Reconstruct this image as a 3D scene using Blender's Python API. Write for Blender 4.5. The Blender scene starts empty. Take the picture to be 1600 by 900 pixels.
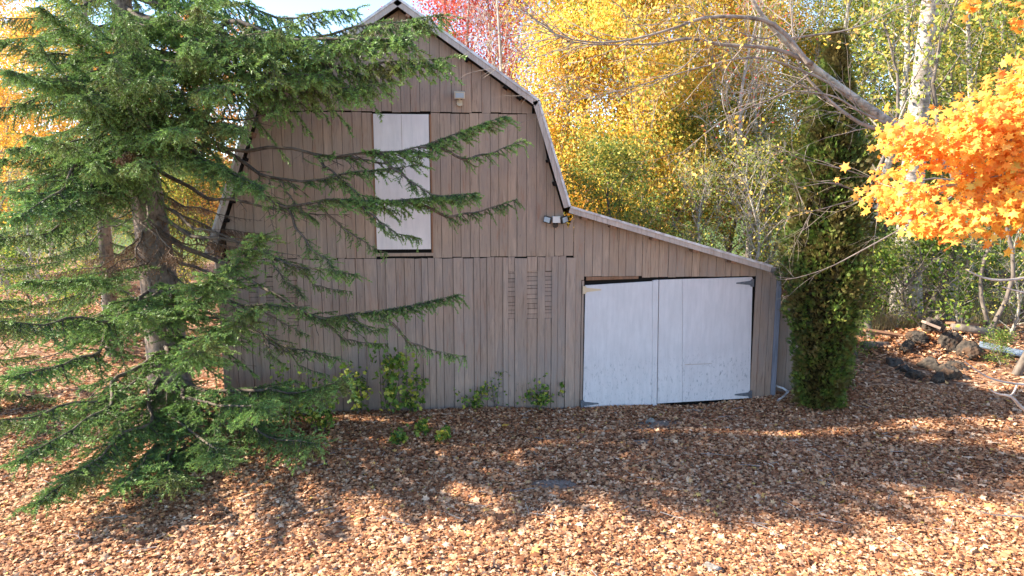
import bpy, bmesh, math, random
import numpy as np
from mathutils import Vector, Matrix
R = math.radians
SC = bpy.context.scene
COL = SC.collection

# ------------------------------------------------------------ camera, light
F = 1067.0; PITCH = R(8.5); YAW = R(5.5); CAM = Vector((0.0, -13.0, 4.2))
cam_data = bpy.data.cameras.new('camera'); cam = bpy.data.objects.new('camera', cam_data); COL.objects.link(cam)
cam_data.sensor_width = 36; cam_data.lens = 36 * F / 1600; cam_data.clip_end = 3000
cam.location = CAM; cam.rotation_euler = (R(90) - PITCH, 0, -YAW)
SC.camera = cam
EL, AZ = R(32), R(81)
SUN_DIR = Vector((-math.sin(AZ) * math.cos(EL), math.cos(AZ) * math.cos(EL), math.sin(EL)))
world = bpy.data.worlds.new('World'); SC.world = world; world.use_nodes = True
wn = world.node_tree.nodes; wl = world.node_tree.links
sky = wn.new('ShaderNodeTexSky'); sky.sky_type = 'NISHITA'; sky.sun_disc = False
sky.sun_elevation = EL; sky.sun_rotation = math.atan2(SUN_DIR.x, SUN_DIR.y)
sky.air_density = 0.8; sky.dust_density = 0.0; sky.ozone_density = 1.5; sky.altitude = 900
wl.new(sky.outputs[0], wn['Background'].inputs[0]); wn['Background'].inputs[1].default_value = 0.15
sd = bpy.data.lights.new('sun', 'SUN'); sd.energy = 5.0; sd.angle = R(0.9); sd.color = (1.0, 0.91, 0.78)
so = bpy.data.objects.new('sun', sd); COL.objects.link(so)
so.rotation_euler = SUN_DIR.to_track_quat('Z', 'Y').to_euler()
SC.view_settings.view_transform = 'Standard'; SC.view_settings.look = 'None'
SC.view_settings.exposure = 1.9; SC.view_settings.gamma = 1

# ------------------------------------------------------------ geometry of the place
def ray(px, py):
    u = (px - 800) / F; v = (450 - py) / F
    cp, sp = math.cos(PITCH), math.sin(PITCH)
    f = Vector((math.sin(YAW) * cp, math.cos(YAW) * cp, -sp)); r = Vector((math.cos(YAW), -math.sin(YAW), 0))
    w = Vector((math.sin(YAW) * sp, math.cos(YAW) * sp, cp))
    return f + r * u + w * v
def onwall(px, py, Y=0.0):
    d = ray(px, py); return CAM + d * ((Y - CAM.y) / d.y)
def onground(px, py, Z=0.0):
    d = ray(px, py); return CAM + d * ((Z - CAM.z) / d.z)
def at(px, py, depth):
    return CAM + ray(px, py) * depth
def smooth(a, b, x):
    t = np.clip((x - a) / (b - a), 0, 1); return t * t * (3 - 2 * t)
def gz(x, y):
    x = np.asarray(x, float); y = np.asarray(y, float)
    z = -0.2 + 0.3 * smooth(5, 9, x) * smooth(-6, -1, y) + 0.25 * smooth(9, 14, x) * smooth(-1, 3, y)
    z = z + 0.05 * np.sin(x * 0.9 + 1.3) * np.sin(y * 0.8) * smooth(0.5, 2, np.abs(y)) + 0.02 * np.sin(x * 2.3 + y * 1.7)
    z = z + .32 * np.exp(-((x - 11.9) ** 2) / 1.3 - ((y - 2.4) ** 2) / .9)
    z = z + 0.12 * np.exp(-((x + 0.6) ** 2) / 6 - ((y + .5) ** 2) / .3)
    return z

# ------------------------------------------------------------ object helpers
def tag(o, label=None, cat=None, group=None, kind=None):
    if label: o['label'] = label
    if cat: o['category'] = cat
    if group: o['group'] = group
    if kind: o['kind'] = kind
    return o
def thing(name, loc, label, cat, group=None):
    o = bpy.data.objects.new(name, None); COL.objects.link(o); o.location = loc; o.empty_display_size = .2
    return tag(o, label, cat, group)
def origin_of(o):
    v = Vector((0, 0, 0))
    while o is not None: v += o.location; o = o.parent
    return v
def link(name, me, mat, parent=None, world=True):
    if mat is not None and len(me.materials) == 0: me.materials.append(mat)
    o = bpy.data.objects.new(name, me); COL.objects.link(o)
    if parent is not None:
        o.parent = parent
        if world: o.location = -origin_of(parent)
    return o
def np_mesh(name, V, Fc, smooth_=False, attr=None):
    V = np.asarray(V, np.float32).reshape(-1, 3); Fc = np.asarray(Fc, np.int32)
    n, k = Fc.shape
    me = bpy.data.meshes.new(name)
    me.vertices.add(len(V)); me.vertices.foreach_set('co', V.ravel())
    me.loops.add(n * k); me.loops.foreach_set('vertex_index', Fc.ravel())
    me.polygons.add(n); me.polygons.foreach_set('loop_start', np.arange(0, n * k, k, dtype=np.int32))
    me.polygons.foreach_set('loop_total', np.full(n, k, np.int32))
    if smooth_: me.polygons.foreach_set('use_smooth', np.ones(n, bool))
    if attr is not None:
        a = me.attributes.new('tip', 'FLOAT', 'POINT'); a.data.foreach_set('value', np.asarray(attr, np.float32))
    me.update(calc_edges=True)
    return me
def pm(name, verts, faces, sm=False):
    me = bpy.data.meshes.new(name); me.from_pydata([tuple(v) for v in verts], [], faces)
    if sm: me.polygons.foreach_set('use_smooth', [True] * len(me.polygons))
    me.update(); return me
class MB:
    def __init__(s): s.v = []; s.f = []
    def box(s, c, size, M=None):
        c = Vector(c); b = len(s.v)
        for dz in (-1, 1):
            for dy in (-1, 1):
                for dx in (-1, 1):
                    p = Vector((dx * size[0] / 2, dy * size[1] / 2, dz * size[2] / 2))
                    if M is not None: p = M @ p
                    s.v.append(c + p)
        for q in ((0, 2, 3, 1), (4, 5, 7, 6), (0, 1, 5, 4), (2, 6, 7, 3), (0, 4, 6, 2), (1, 3, 7, 5)):
            s.f.append([b + i for i in q])
        return s
    def prism(s, poly, y0, y1):                   # polygon in the xz plane, extruded along y
        b = len(s.v); n = len(poly)
        for y in (y0, y1):
            for p in poly: s.v.append(Vector((p[0], y, p[1])))
        s.f.append([b + i for i in range(n)]); s.f.append([b + n + i for i in reversed(range(n))])
        for i in range(n):
            j = (i + 1) % n; s.f.append([b + i, b + n + i, b + n + j, b + j])
        return s
    def mesh(s, name):
        bm = bmesh.new()
        vs = [bm.verts.new(v) for v in s.v]
        for f in s.f:
            try: bm.faces.new([vs[i] for i in f])
            except ValueError: pass
        bmesh.ops.recalc_face_normals(bm, faces=bm.faces)
        me = bpy.data.meshes.new(name); bm.to_mesh(me); bm.free(); return me
class Tubes:
    def __init__(s): s.V = []; s.F = []; s.n = 0; s.A = []
    def add(s, pts, radii, k=5, a=0.0):
        pts = np.asarray([tuple(p) for p in pts], float); m = len(pts)
        t = np.gradient(pts, axis=0); t /= np.linalg.norm(t, axis=1)[:, None] + 1e-9
        ref = np.array([0, 0, 1.0]) if abs(t[0, 2]) < .8 else np.array([1.0, 0, 0])
        u = np.cross(t, ref); u /= np.linalg.norm(u, axis=1)[:, None] + 1e-9
        w = np.cross(t, u)
        ang = np.arange(k) * 2 * math.pi / k
        ring = u[:, None, :] * np.cos(ang)[None, :, None] + w[:, None, :] * np.sin(ang)[None, :, None]
        V = pts[:, None, :] + ring * np.asarray(radii, float)[:, None, None]
        i = np.arange(m - 1)[:, None] * k; j = np.arange(k)[None, :]; j2 = (j + 1) % k
        q = np.stack([i + j, i + j2, i + k + j2, i + k + j], -1).reshape(-1, 4) + s.n
        s.V.append(V.reshape(-1, 3)); s.F.append(q); s.n += m * k
        s.A.append(np.full(m * k, a))
    def mesh(s, name): return np_mesh(name, np.concatenate(s.V), np.concatenate(s.F), True)
def rand_rot(rng, n, flat=None):
    """n random rotation matrices; flat = largest tilt (radians) when the leaves lie on something"""
    if flat is None:
        q = rng.normal(size=(n, 4)); q /= np.linalg.norm(q, axis=1)[:, None]
        w, x, y, z = q.T
    else:
        yaw = rng.uniform(0, 2 * math.pi, n); tl = np.abs(rng.normal(0, flat, n)); ax = rng.uniform(0, 2 * math.pi, n)
        a, b, c, d = np.cos(tl / 2), np.sin(tl / 2) * np.cos(ax), np.sin(tl / 2) * np.sin(ax), 0 * tl
        e, f = np.cos(yaw / 2), np.sin(yaw / 2)
        w, x, y, z = a * e, b * e + c * f, c * e - b * f, a * f
    return np.stack([np.stack([1 - 2 * (y * y + z * z), 2 * (x * y - z * w), 2 * (x * z + y * w)], -1),
                     np.stack([2 * (x * y + z * w), 1 - 2 * (x * x + z * z), 2 * (y * z - x * w)], -1),
                     np.stack([2 * (x * z - y * w), 2 * (y * z + x * w), 1 - 2 * (x * x + y * y)], -1)], 1)
# leaf shapes: (verts, triangles), about 1 unit across
LEAF_OVAL = (np.array([(-.5, 0, 0), (0, -.3, .07), (.5, 0, -.05), (0, .3, .07)]), np.array([(0, 1, 2), (0, 2, 3)]))
_a = [(0, -.5), (.18, -.22), (.5, -.2), (.28, .02), (.42, .3), (.12, .2), (0, .55), (-.12, .2), (-.42, .3), (-.28, .02), (-.5, -.2), (-.18, -.22)]
LEAF_MAPLE = (np.array([(0, 0, .06)] + [(x, y, -.14 * (x * x + y * y) * 2 + .03 * ((i % 3) - 1)) for i, (x, y) in enumerate(_a)]),
              np.array([(0, 1 + i, 1 + (i + 1) % 12) for i in range(12)]))
_b = [(0, -.5), (.45, -.2), (.2, .05), (.4, .35), (0, .5), (-.4, .3), (-.18, .05), (-.45, -.15)]
LEAF_LOBE = (np.array([(x, y, .22 * abs(x) - .12 * abs(y)) for x, y in _b]), np.array([(0, 1, 2), (2, 3, 4), (4, 5, 6), (6, 7, 0), (0, 2, 4), (0, 4, 6)]))
def leaves(name, P, size, shape, rng, flat=None, var=.3, face=None):
    P = np.asarray(P, float); n = len(P); T, Fc = shape
    Rm = rand_rot(rng, n, flat)
    if face is not None:                                   # leaves on the outside of a crown turn their blades to the light
        z = np.asarray(face) + rng.normal(0, .55, (n, 3)); z /= np.linalg.norm(z, axis=1)[:, None]
        x = rng.normal(size=(n, 3)); x -= (x * z).sum(1)[:, None] * z; x /= np.linalg.norm(x, axis=1)[:, None]
        Rm = np.stack([x, np.cross(z, x), z], -1)
    s = size * rng.uniform(1 - var, 1 + var, n)
    V = np.einsum('nij,kj->nki', Rm, T) * s[:, None, None] + P[:, None, :]
    Fa = (Fc[None] + (np.arange(n) * len(T))[:, None, None]).reshape(-1, 3)
    return np_mesh(name, V.reshape(-1, 3), Fa)

# ------------------------------------------------------------ materials
class NT:
    def __init__(s, name):
        s.m = bpy.data.materials.new(name); s.m.use_nodes = True; s.t = s.m.node_tree; s.n = s.t.nodes
        s.b = s.n['Principled BSDF']; s.out = s.n['Material Output']
    def node(s, ty, **kw):
        x = s.n.new(ty)
        for k, v in kw.items(): setattr(x, k, v)
        return x
    def l(s, a, b): s.t.links.new(a, b)
    def coord(s, kind='Object', scale=(1, 1, 1)):
        c = s.node('ShaderNodeTexCoord'); m = s.node('ShaderNodeMapping'); m.inputs['Scale'].default_value = scale
        s.l(c.outputs[kind], m.inputs[0]); return m.outputs[0]
    def noise(s, vec, scale, detail=4, rough=.6, dist=0):
        x = s.node('ShaderNodeTexNoise'); x.inputs['Scale'].default_value = scale; x.inputs['Detail'].default_value = detail
        x.inputs['Roughness'].default_value = rough; x.inputs['Distortion'].default_value = dist
        s.l(vec, x.inputs['Vector']); return x.outputs['Fac']
    def ramp(s, fac, stops, interp='LINEAR'):
        x = s.node('ShaderNodeValToRGB'); x.color_ramp.interpolation = interp; e = x.color_ramp.elements
        while len(e) < len(stops): e.new(.5)
        for i, (p, c) in enumerate(stops): e[i].position = p; e[i].color = (*c, 1) if len(c) == 3 else c
        s.l(fac, x.inputs[0]); return x.outputs[0]
    def mix(s, fac, a, b, mode='MIX'):
        x = s.node('ShaderNodeMix', data_type='RGBA', blend_type=mode)
        for sock, v in ((x.inputs[0], fac), (x.inputs[6], a), (x.inputs[7], b)):
            if hasattr(v, 'links'): s.l(v, sock)
            elif isinstance(v, (int, float)): sock.default_value = v
            else: sock.default_value = (*v, 1)
        return x.outputs[2]
    def math(s, op, a, b=0.0, c=0.0):
        x = s.node('ShaderNodeMath', operation=op)
        for i, v in enumerate((a, b, c)):
            if hasattr(v, 'links'): s.l(v, x.inputs[i])
            else: x.inputs[i].default_value = v
        return x.outputs[0]
    def bump(s, h, strength=.4, dist=.01):
        x = s.node('ShaderNodeBump'); x.inputs['Strength'].default_value = strength; x.inputs['Distance'].default_value = dist
        s.l(h, x.inputs['Height']); s.l(x.outputs[0], s.b.inputs['Normal'])
    def base(s, c, rough=.8, spec=.3):
        if hasattr(c, 'links'): s.l(c, s.b.inputs['Base Color'])
        else: s.b.inputs['Base Color'].default_value = (*c, 1)
        s.b.inputs['Roughness'].default_value = rough; s.b.inputs['Specular IOR Level'].default_value = spec
        return s.m
def leaf_mat(name, stops, trans=.45, rough=.55, hue_noise=None, interp='LINEAR', spec=.25):
    t = NT(name); g = t.node('ShaderNodeNewGeometry')
    c = t.ramp(g.outputs['Random Per Island'], stops, interp)
    if hue_noise:
        n = t.noise(t.coord(), hue_noise[0], 2)
        c = t.mix(t.ramp(n, [(.42, (0, 0, 0)), (.6, (1, 1, 1))]), c, hue_noise[1])
    t.base(c, rough, spec)
    tr = t.node('ShaderNodeBsdfTranslucent'); t.l(c, tr.inputs['Color'])
    mx = t.node('ShaderNodeMixShader'); mx.inputs[0].default_value = trans
    t.l(t.b.outputs[0], mx.inputs[1]); t.l(tr.outputs[0], mx.inputs[2]); t.l(mx.outputs[0], t.out.inputs[0])
    return t.m
def bark_mat(name, dark, light, scale=6, stretch=.25, band=None, moss=None):
    t = NT(name); v = t.coord('Object', (1, 1, stretch))
    n = t.noise(v, scale, 6, .65, .4); n2 = t.noise(t.coord(), scale * .35, 3)
    c = t.ramp(n, [(.3, dark), (.62, light)])
    c = t.mix(t.ramp(n2, [(.45, (0, 0, 0)), (.7, (1, 1, 1))]), c, tuple(min(1, x * 1.25) for x in light))
    if band:
        n3 = t.noise(t.coord('Object', (.4, .4, 3)), 3.5, 4, .7)
        c = t.mix(t.ramp(n3, [(.52, (0, 0, 0)), (.62, (1, 1, 1))]), c, band)
    if moss:
        n4 = t.noise(t.coord(), 5, 3)
        c = t.mix(t.ramp(n4, [(.5, (0, 0, 0)), (.66, (1, 1, 1))]), c, moss)
    t.base(c, .9, .15); t.bump(n, .7, .02); return t.m

def paint_wood(name, col, var=.25, grain=(.55, .5), blue=None):
    t = NT(name); v = t.coord('Object', (1, 1, .06))
    n = t.noise(v, 38, 5, .65, .3); big = t.noise(t.coord('Object', (1, 1, .5)), 1.6, 4, .6)
    rnd = t.node('ShaderNodeObjectInfo').outputs['Random']
    dk = tuple(x * .55 for x in col); lt = tuple(min(1, x * 1.22) for x in col)
    c = t.ramp(n, [(.28, dk), (.47, col), (.75, lt)])
    f = t.math('MULTIPLY_ADD', rnd, var, 1 - var / 2)
    hs = t.node('ShaderNodeHueSaturation'); t.l(f, hs.inputs['Value']); t.l(c, hs.inputs['Color'])
    hs.inputs['Saturation'].default_value = 1
    c = hs.outputs[0]
    wear = t.ramp(big, [(.4, (0, 0, 0)), (.62, (1, 1, 1))])
    c = t.mix(t.math('MULTIPLY', wear, .65), c, blue or tuple(x * .8 + .03 for x in col))
    bl = t.noise(t.coord('Object', (1, 1, .12)), 9, 5, .7, .4)
    c = t.mix(t.ramp(bl, [(.55, (0, 0, 0)), (.68, (.45, .45, .45))]), c, tuple(min(1, x * 1.4 + .02) for x in col))
    c = t.mix(t.ramp(bl, [(.30, (.5, .5, .5)), (.42, (0, 0, 0))]), c, (col[0] * .85, col[1] * .6, col[2] * .5))
    sp = t.noise(t.coord('Object', (1, 1, .25)), 21, 5, .75)
    c = t.mix(t.ramp(sp, [(.64, (0, 0, 0)), (.70, (.7, .7, .7))]), c, tuple(x * .5 for x in col))
    sepz = t.node('ShaderNodeSeparateXYZ'); t.l(t.coord(), sepz.inputs[0])
    dirt = t.math('MULTIPLY', t.ramp(t.math('ADD', sepz.outputs[2], t.math('MULTIPLY', sp, .8)), [(.1, (.8, .8, .8)), (.62, (0, 0, 0))]), .7)
    c = t.mix(dirt, c, (col[0] * .55, col[1] * .58, col[2] * .6))
    t.base(c, .85, .2); t.bump(n, .5, .004); return t.m

M = {}
M['board'] = paint_wood('taupe_painted_board', (.37, .252, .175), .2, blue=(.30, .23, .185))
M['board_low'] = paint_wood('taupe_painted_board_weathered', (.36, .252, .185), .22, blue=(.29, .238, .205))
M['bare_wood'] = paint_wood('bare_brown_wood', (.26, .13, .07), .2)
M['bluish'] = paint_wood('blue_grey_board', (.22, .22, .25), .1)
M['trim'] = paint_wood('weathered_trim', (.46, .37, .31), .2)
t = NT('white_metal_edge'); M['edge'] = t.base(t.ramp(t.noise(t.coord(), 7), [(.35, (.42, .36, .33)), (.6, (.7, .66, .62))]), .5, .4)
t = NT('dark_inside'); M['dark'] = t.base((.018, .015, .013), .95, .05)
t = NT('roof_sheet'); M['roof'] = t.base(t.ramp(t.noise(t.coord(), 5), [(.4, (.1, .09, .085)), (.6, (.2, .18, .17))]), .6)
def door_paint(name, col, stain, grad):
    t = NT(name); v = t.coord('Object', (1, 1, .12)); n = t.noise(v, 14, 6, .7, .2); big = t.noise(t.coord(), 1.7, 5, .65)
    sep = t.node('ShaderNodeSeparateXYZ'); t.l(t.coord(), sep.inputs[0])
    c = t.ramp(n, [(.25, tuple(x * .84 for x in col)), (.55, col), (.8, tuple(min(1, x * 1.06) for x in col))])
    low = t.math('ADD', sep.outputs[2], t.math('MULTIPLY', n, -.9))
    c = t.mix(t.math('MULTIPLY', t.ramp(big, [(.4, (0, 0, 0)), (.65, (1, 1, 1))]), .5), c, tuple(x * .86 for x in col))
    if grad:
        sp = t.noise(t.coord('Object', (1, 1, .4)), 24, 6, .8)
        spots = t.math('MULTIPLY', t.ramp(sp, [(.55, (0, 0, 0)), (.66, (1, 1, 1))]), t.ramp(low, [(-.35 + .5, (1, 1, 1)), (.45 + .15, (0, 0, 0))]))
        c = t.mix(t.math('MULTIPLY', spots, .85), c, stain)
    t.base(c, .6, .35); t.bump(n, .12, .004); return t.m
M['door_l'] = door_paint('white_door_paint', (.66, .615, .60), (.3, .3, .3), True)
M['door_r'] = door_paint('white_door_paint_stained', (.66, .61, .60), (.16, .17, .17), True)
M['loft'] = door_paint('cream_door_paint', (.74, .65, .60), (.3, .25, .2), False)
t = NT('galvanised'); M['metal'] = t.base(t.ramp(t.noise(t.coord(), 20), [(.3, (.09, .1, .12)), (.7, (.2, .22, .25))]), .45, .5); t.b.inputs['Metallic'].default_value = .5
t = NT('golden_hinge'); M['gold'] = t.base((.62, .47, .3), .5, .4)
t = NT('white_plastic'); M['plastic'] = t.base((.66, .63, .58), .4, .5)
t = NT('cream_plastic'); M['cream'] = t.base((.58, .48, .34), .5, .4)
t = NT('black_plastic'); M['black'] = t.base((.03, .028, .026), .45, .5)
t = NT('lamp_lens'); M['lens'] = t.base((.4, .46, .5), .15, .6)
M['spruce_bark'] = bark_mat('spruce_bark', (.035, .024, .018), (.24, .18, .14), 16, .5, moss=(.16, .14, .12))
M['twig'] = bark_mat('spruce_twig', (.055, .04, .03), (.14, .11, .085), 14, 1)
M['dead_twig'] = bark_mat('dead_grey_twig', (.12, .11, .10), (.33, .31, .29), 14, 1)
M['grey_bark'] = bark_mat('grey_bark', (.09, .07, .055), (.42, .36, .29), 20, .6, band=(.20, .17, .13), moss=(.44, .42, .34))
M['pale_bark'] = bark_mat('pale_bark', (.16, .13, .11), (.46, .40, .34), 12, .5, band=(.20, .165, .14))
M['brown_bark'] = bark_mat('brown_bark', (.05, .04, .033), (.19, .155, .125), 8, .3)
M['twig_grey'] = bark_mat('grey_brown_twig', (.10, .075, .06), (.30, .245, .20), 8, .4)
M['fine_bark'] = bark_mat('pale_fine_bark', (.2, .16, .13), (.46, .38, .32), 8, .4)
def needle_mat(name, old, new, brown):
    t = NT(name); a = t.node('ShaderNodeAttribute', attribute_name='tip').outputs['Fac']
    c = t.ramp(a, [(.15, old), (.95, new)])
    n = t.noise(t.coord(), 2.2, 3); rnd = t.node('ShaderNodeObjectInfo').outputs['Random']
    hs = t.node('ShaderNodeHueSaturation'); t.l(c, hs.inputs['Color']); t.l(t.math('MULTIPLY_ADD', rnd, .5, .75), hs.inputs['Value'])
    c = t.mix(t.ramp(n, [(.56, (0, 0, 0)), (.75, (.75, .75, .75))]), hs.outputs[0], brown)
    t.base(c, .5, .35)
    tr = t.node('ShaderNodeBsdfTranslucent'); t.l(c, tr.inputs['Color'])
    mx = t.node('ShaderNodeMixShader'); mx.inputs[0].default_value = .25
    t.l(t.b.outputs[0], mx.inputs[1]); t.l(tr.outputs[0], mx.inputs[2]); t.l(mx.outputs[0], t.out.inputs[0])
    return t.m
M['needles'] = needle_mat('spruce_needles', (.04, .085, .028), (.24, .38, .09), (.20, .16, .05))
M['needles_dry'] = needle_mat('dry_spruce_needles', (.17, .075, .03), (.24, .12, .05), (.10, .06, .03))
M['cedar'] = leaf_mat('cedar_sprays', [(0, (.032, .05, .014)), (.4, (.075, .125, .022)), (.75, (.13, .21, .032)), (1, (.22, .21, .04))], .15, .6, (3.4, (.13, .10, .03)))
Y1, Y2, Y3, O1, G1 = (.90, .56, .07), (.93, .68, .17), (.62, .52, .07), (.90, .48, .10), (.32, .40, .06)
M['yellow'] = leaf_mat('yellow_leaves', [(0, (.16, .22, .04)), (.12, G1), (.28, Y3), (.45, Y1), (.75, Y2), (.9, O1), (1, (.85, .52, .2))], .5)
M['gold_leaf'] = leaf_mat('golden_leaves', [(0, Y3), (.3, Y1), (.6, O1), (.8, Y2), (1, (.8, .5, .2))], .45)
M['olive'] = leaf_mat('yellow_green_leaves', [(0, (.10, .16, .03)), (.4, (.22, .28, .05)), (.7, (.42, .37, .06)), (1, (.62, .44, .09))], .4)
M['green'] = leaf_mat('green_leaves', [(0, (.05, .10, .015)), (.5, (.13, .22, .035)), (.85, (.30, .38, .06)), (1, (.5, .45, .09))], .4)
M['red'] = leaf_mat('red_leaves', [(0, (.42, .035, .03)), (.5, (.56, .09, .06)), (1, (.70, .25, .14))], .4)
M['orange_back'] = leaf_mat('orange_leaves', [(0, (.6, .22, .04)), (.5, (.75, .34, .06)), (1, (.8, .5, .12))], .4)
M['maple'] = leaf_mat('orange_maple_leaves', [(0, (.78, .22, .05)), (.18, (.90, .34, .045)), (.48, (.94, .46, .055)), (.78, (.94, .60, .10)), (.92, (.88, .74, .18)), (1, (.35, .45, .06))], .5, hue_noise=(2.5, (.92, .44, .09)))
M['weed'] = leaf_mat('weed_leaves', [(0, (.06, .13, .025)), (.5, (.16, .26, .04)), (.8, (.36, .42, .07)), (1, (.6, .52, .08))], .35)
M['litter'] = leaf_mat('fallen_leaves', [(0, (.11, .05, .03)), (.12, (.27, .11, .05)), (.36, (.41, .185, .085)), (.58, (.53, .27, .135)), (.80, (.63, .37, .205)), (.95, (.76, .53, .35)), (.985, (.66, .36, .12)), (1, (.62, .44, .12))], .12, .75, spec=.15)
M['litter_far'] = M['litter']
M['dry'] = leaf_mat('dry_grass', [(0, (.20, .13, .07)), (.6, (.42, .32, .17)), (1, (.30, .30, .10))], .3)
M['tuft'] = leaf_mat('grass_blades', [(0, (.05, .09, .02)), (1, (.16, .2, .06))], .3)
t = NT('rock'); n = t.noise(t.coord(), 6, 6); M['rock'] = t.base(t.mix(t.ramp(t.noise(t.coord(), 3.2, 4), [(.5, (0, 0, 0)), (.6, (1, 1, 1))]), t.ramp(n, [(.35, (.02, .016, .013)), (.65, (.10, .08, .06))]), (.085, .05, .03)), .9); t.bump(n, .8, .03)
t = NT('grey_stone'); n = t.noise(t.coord(), 9, 6); M['stone'] = t.base(t.ramp(n, [(.35, (.14, .12, .10)), (.65, (.3, .27, .23))]), .9); t.bump(n, .5, .02)
t = NT('blue_sheet'); M['sheet'] = t.base(t.ramp(t.noise(t.coord(), 4), [(.3, (.14, .17, .21)), (.7, (.24, .28, .33))]), .5)
# ground
t = NT('leafy_ground')
v = t.coord()
fine = t.noise(v, 26, 6, .75); vor = t.node('ShaderNodeTexVoronoi'); vor.inputs['Scale'].default_value = 13; t.l(v, vor.inputs['Vector'])
sepc = t.node('ShaderNodeSeparateColor'); t.l(vor.outputs['Color'], sepc.inputs[0])
leafc = t.ramp(sepc.outputs[0], [(0, (.09, .04, .022)), (.35, (.26, .12, .06)), (.65, (.42, .24, .14)), (1, (.58, .40, .26))])
leafc = t.mix(t.ramp(fine, [(.35, (.8, .8, .8)), (.6, (0, 0, 0))]), leafc, (.12, .06, .035))
soil = t.ramp(t.noise(v, 22, 6, .75), [(.35, (.16, .11, .08)), (.65, (.33, .26, .21))])
grass = t.ramp(t.noise(v, 5, 6, .7), [(.3, (.05, .085, .025)), (.6, (.12, .17, .045)), (.8, (.20, .22, .08))])
sp = t.node('ShaderNodeSeparateXYZ'); t.l(v, sp.inputs[0]); X, Yc = sp.outputs[0], sp.outputs[1]
wob = t.math('MULTIPLY', t.noise(v, .35, 3), 6)
# the lawn far away, on the right behind the trees and on the left by the drive
fr = t.ramp(t.math('MULTIPLY_ADD', t.math('ADD', t.math('ADD', Yc, t.math('MULTIPLY', X, .35)), wob), 1 / 60, 0), [(.42, (0, 0, 0)), (.5, (1, 1, 1))])
c = t.mix(fr, leafc, grass)
lf = t.ramp(t.math('MULTIPLY_ADD', t.math('ADD', X, t.math('MULTIPLY', wob, .35)), -1 / 10, 0), [(.38, (0, 0, 0)), (.52, (1, 1, 1))])
near = t.ramp(t.math('MULTIPLY_ADD', Yc, .1, .5), [(.35, (1, 1, 1)), (.75, (0, 0, 0))])
c = t.mix(t.math('MULTIPLY', t.math('MULTIPLY', lf, near), .3), c, t.mix(.5, grass, (.3, .29, .25)))
pt = t.ramp(t.noise(v, .9, 3), [(.66, (0, 0, 0)), (.72, (1, 1, 1))])
c = t.mix(pt, c, soil)
for (ax, ay, rx_, ry_) in ((3.9, -1.15, .6, .26), (1.55, -3.4, .4, .2), (3.3, -2.0, .3, .12)):
    dx = t.math('MULTIPLY_ADD', X, 1 / rx_, -ax / rx_); dy = t.math('MULTIPLY_ADD', Yc, 1 / ry_, -ay / ry_)
    dd = t.math('ADD', t.math('ADD', t.math('MULTIPLY', dx, dx), t.math('MULTIPLY', dy, dy)), t.math('MULTIPLY', t.noise(v, 5, 4), 1.2))
    c = t.mix(t.ramp(t.math('MULTIPLY', dd, .5), [(.55, (1, 1, 1)), (.8, (0, 0, 0))]), c, soil)
M['ground'] = t.base(c, .95, .1); t.bump(fine, .8, .03)

# ------------------------------------------------------------ ground
def build_ground():
    xs = np.unique(np.concatenate([np.linspace(-14, 18, 129), -14 - np.geomspace(1, 900, 26), 18 + np.geomspace(1, 900, 26)]))
    ys = np.unique(np.concatenate([np.linspace(-11, 16, 109), -11 - np.geomspace(1, 300, 12), 16 + np.geomspace(1, 1200, 26)]))
    X, Y = np.meshgrid(xs, ys); Z = gz(X, Y)
    V = np.stack([X, Y, Z], -1).reshape(-1, 3); nx = len(xs)
    i, j = np.meshgrid(np.arange(nx - 1), np.arange(len(ys) - 1)); a = (j * nx + i).ravel()
    Fq = np.stack([a, a + 1, a + nx + 1, a + nx], -1)
    tag(link('ground', np_mesh('ground', V, Fq, True), M['ground']), 'leaf covered ground around the barn running back to a green field', kind='structure')
build_ground()

def fbm(x, y, s=1.0, seed=0):
    r = np.random.default_rng(seed); out = 0
    for k in range(5):
        a, b, c = r.uniform(0, 6.28, 3); f = s * (1.5 ** k)
        out = out + np.sin(x * f * np.cos(a) + y * f * np.sin(a) + b) * np.cos(x * f * np.sin(c) - y * f * np.cos(c) + a) / (1.3 ** k)
    return out / 2.6
def scatter(rng, n, y0, y1, dens):
    """points on the ground that the camera can see, between depths y0 and y1"""
    d = np.sqrt(rng.uniform(y0 ** 2, y1 ** 2, n)); u = rng.uniform(-.86, .86, n)
    fx, fy = math.sin(YAW), math.cos(YAW); rx, ry = math.cos(YAW), -math.sin(YAW)
    x = CAM.x + d * (fx + u * rx); y = CAM.y + d * (fy + u * ry)
    k = (rng.uniform(size=n) < dens(x, y)) & ~((y > -.02) & (y < 9.5) & (x > -4.55) & (x < 6.7))
    return x[k], y[k]
def litter_dens(x, y):
    patch = np.clip(.75 + .5 * fbm(x, y, 2.2, 12), .45, 1) * np.clip(1.25 - 1.9 * np.clip(fbm(x, y, .9, 3) - .42, 0, 1) * 2.2, .12, 1)
    bare = 1 - sum(.93 * np.exp(-((((x - a) / p) ** 2 + ((y - b) / q) ** 2) * (.7 + .5 * fbm(x, y, 4, 2))) ** 2) for a, b, p, q in ((3.9, -1.15, .5, .22), (1.55, -3.4, .32, .15), (3.3, -2.0, .25, .1)))
    drive = 1 - .93 * smooth(-6.2, -8.5, x + .5 * fbm(x, y, .8, 5)) * smooth(1, -2, y)
    return np.clip(patch * bare * drive, 0.015, 1)
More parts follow.
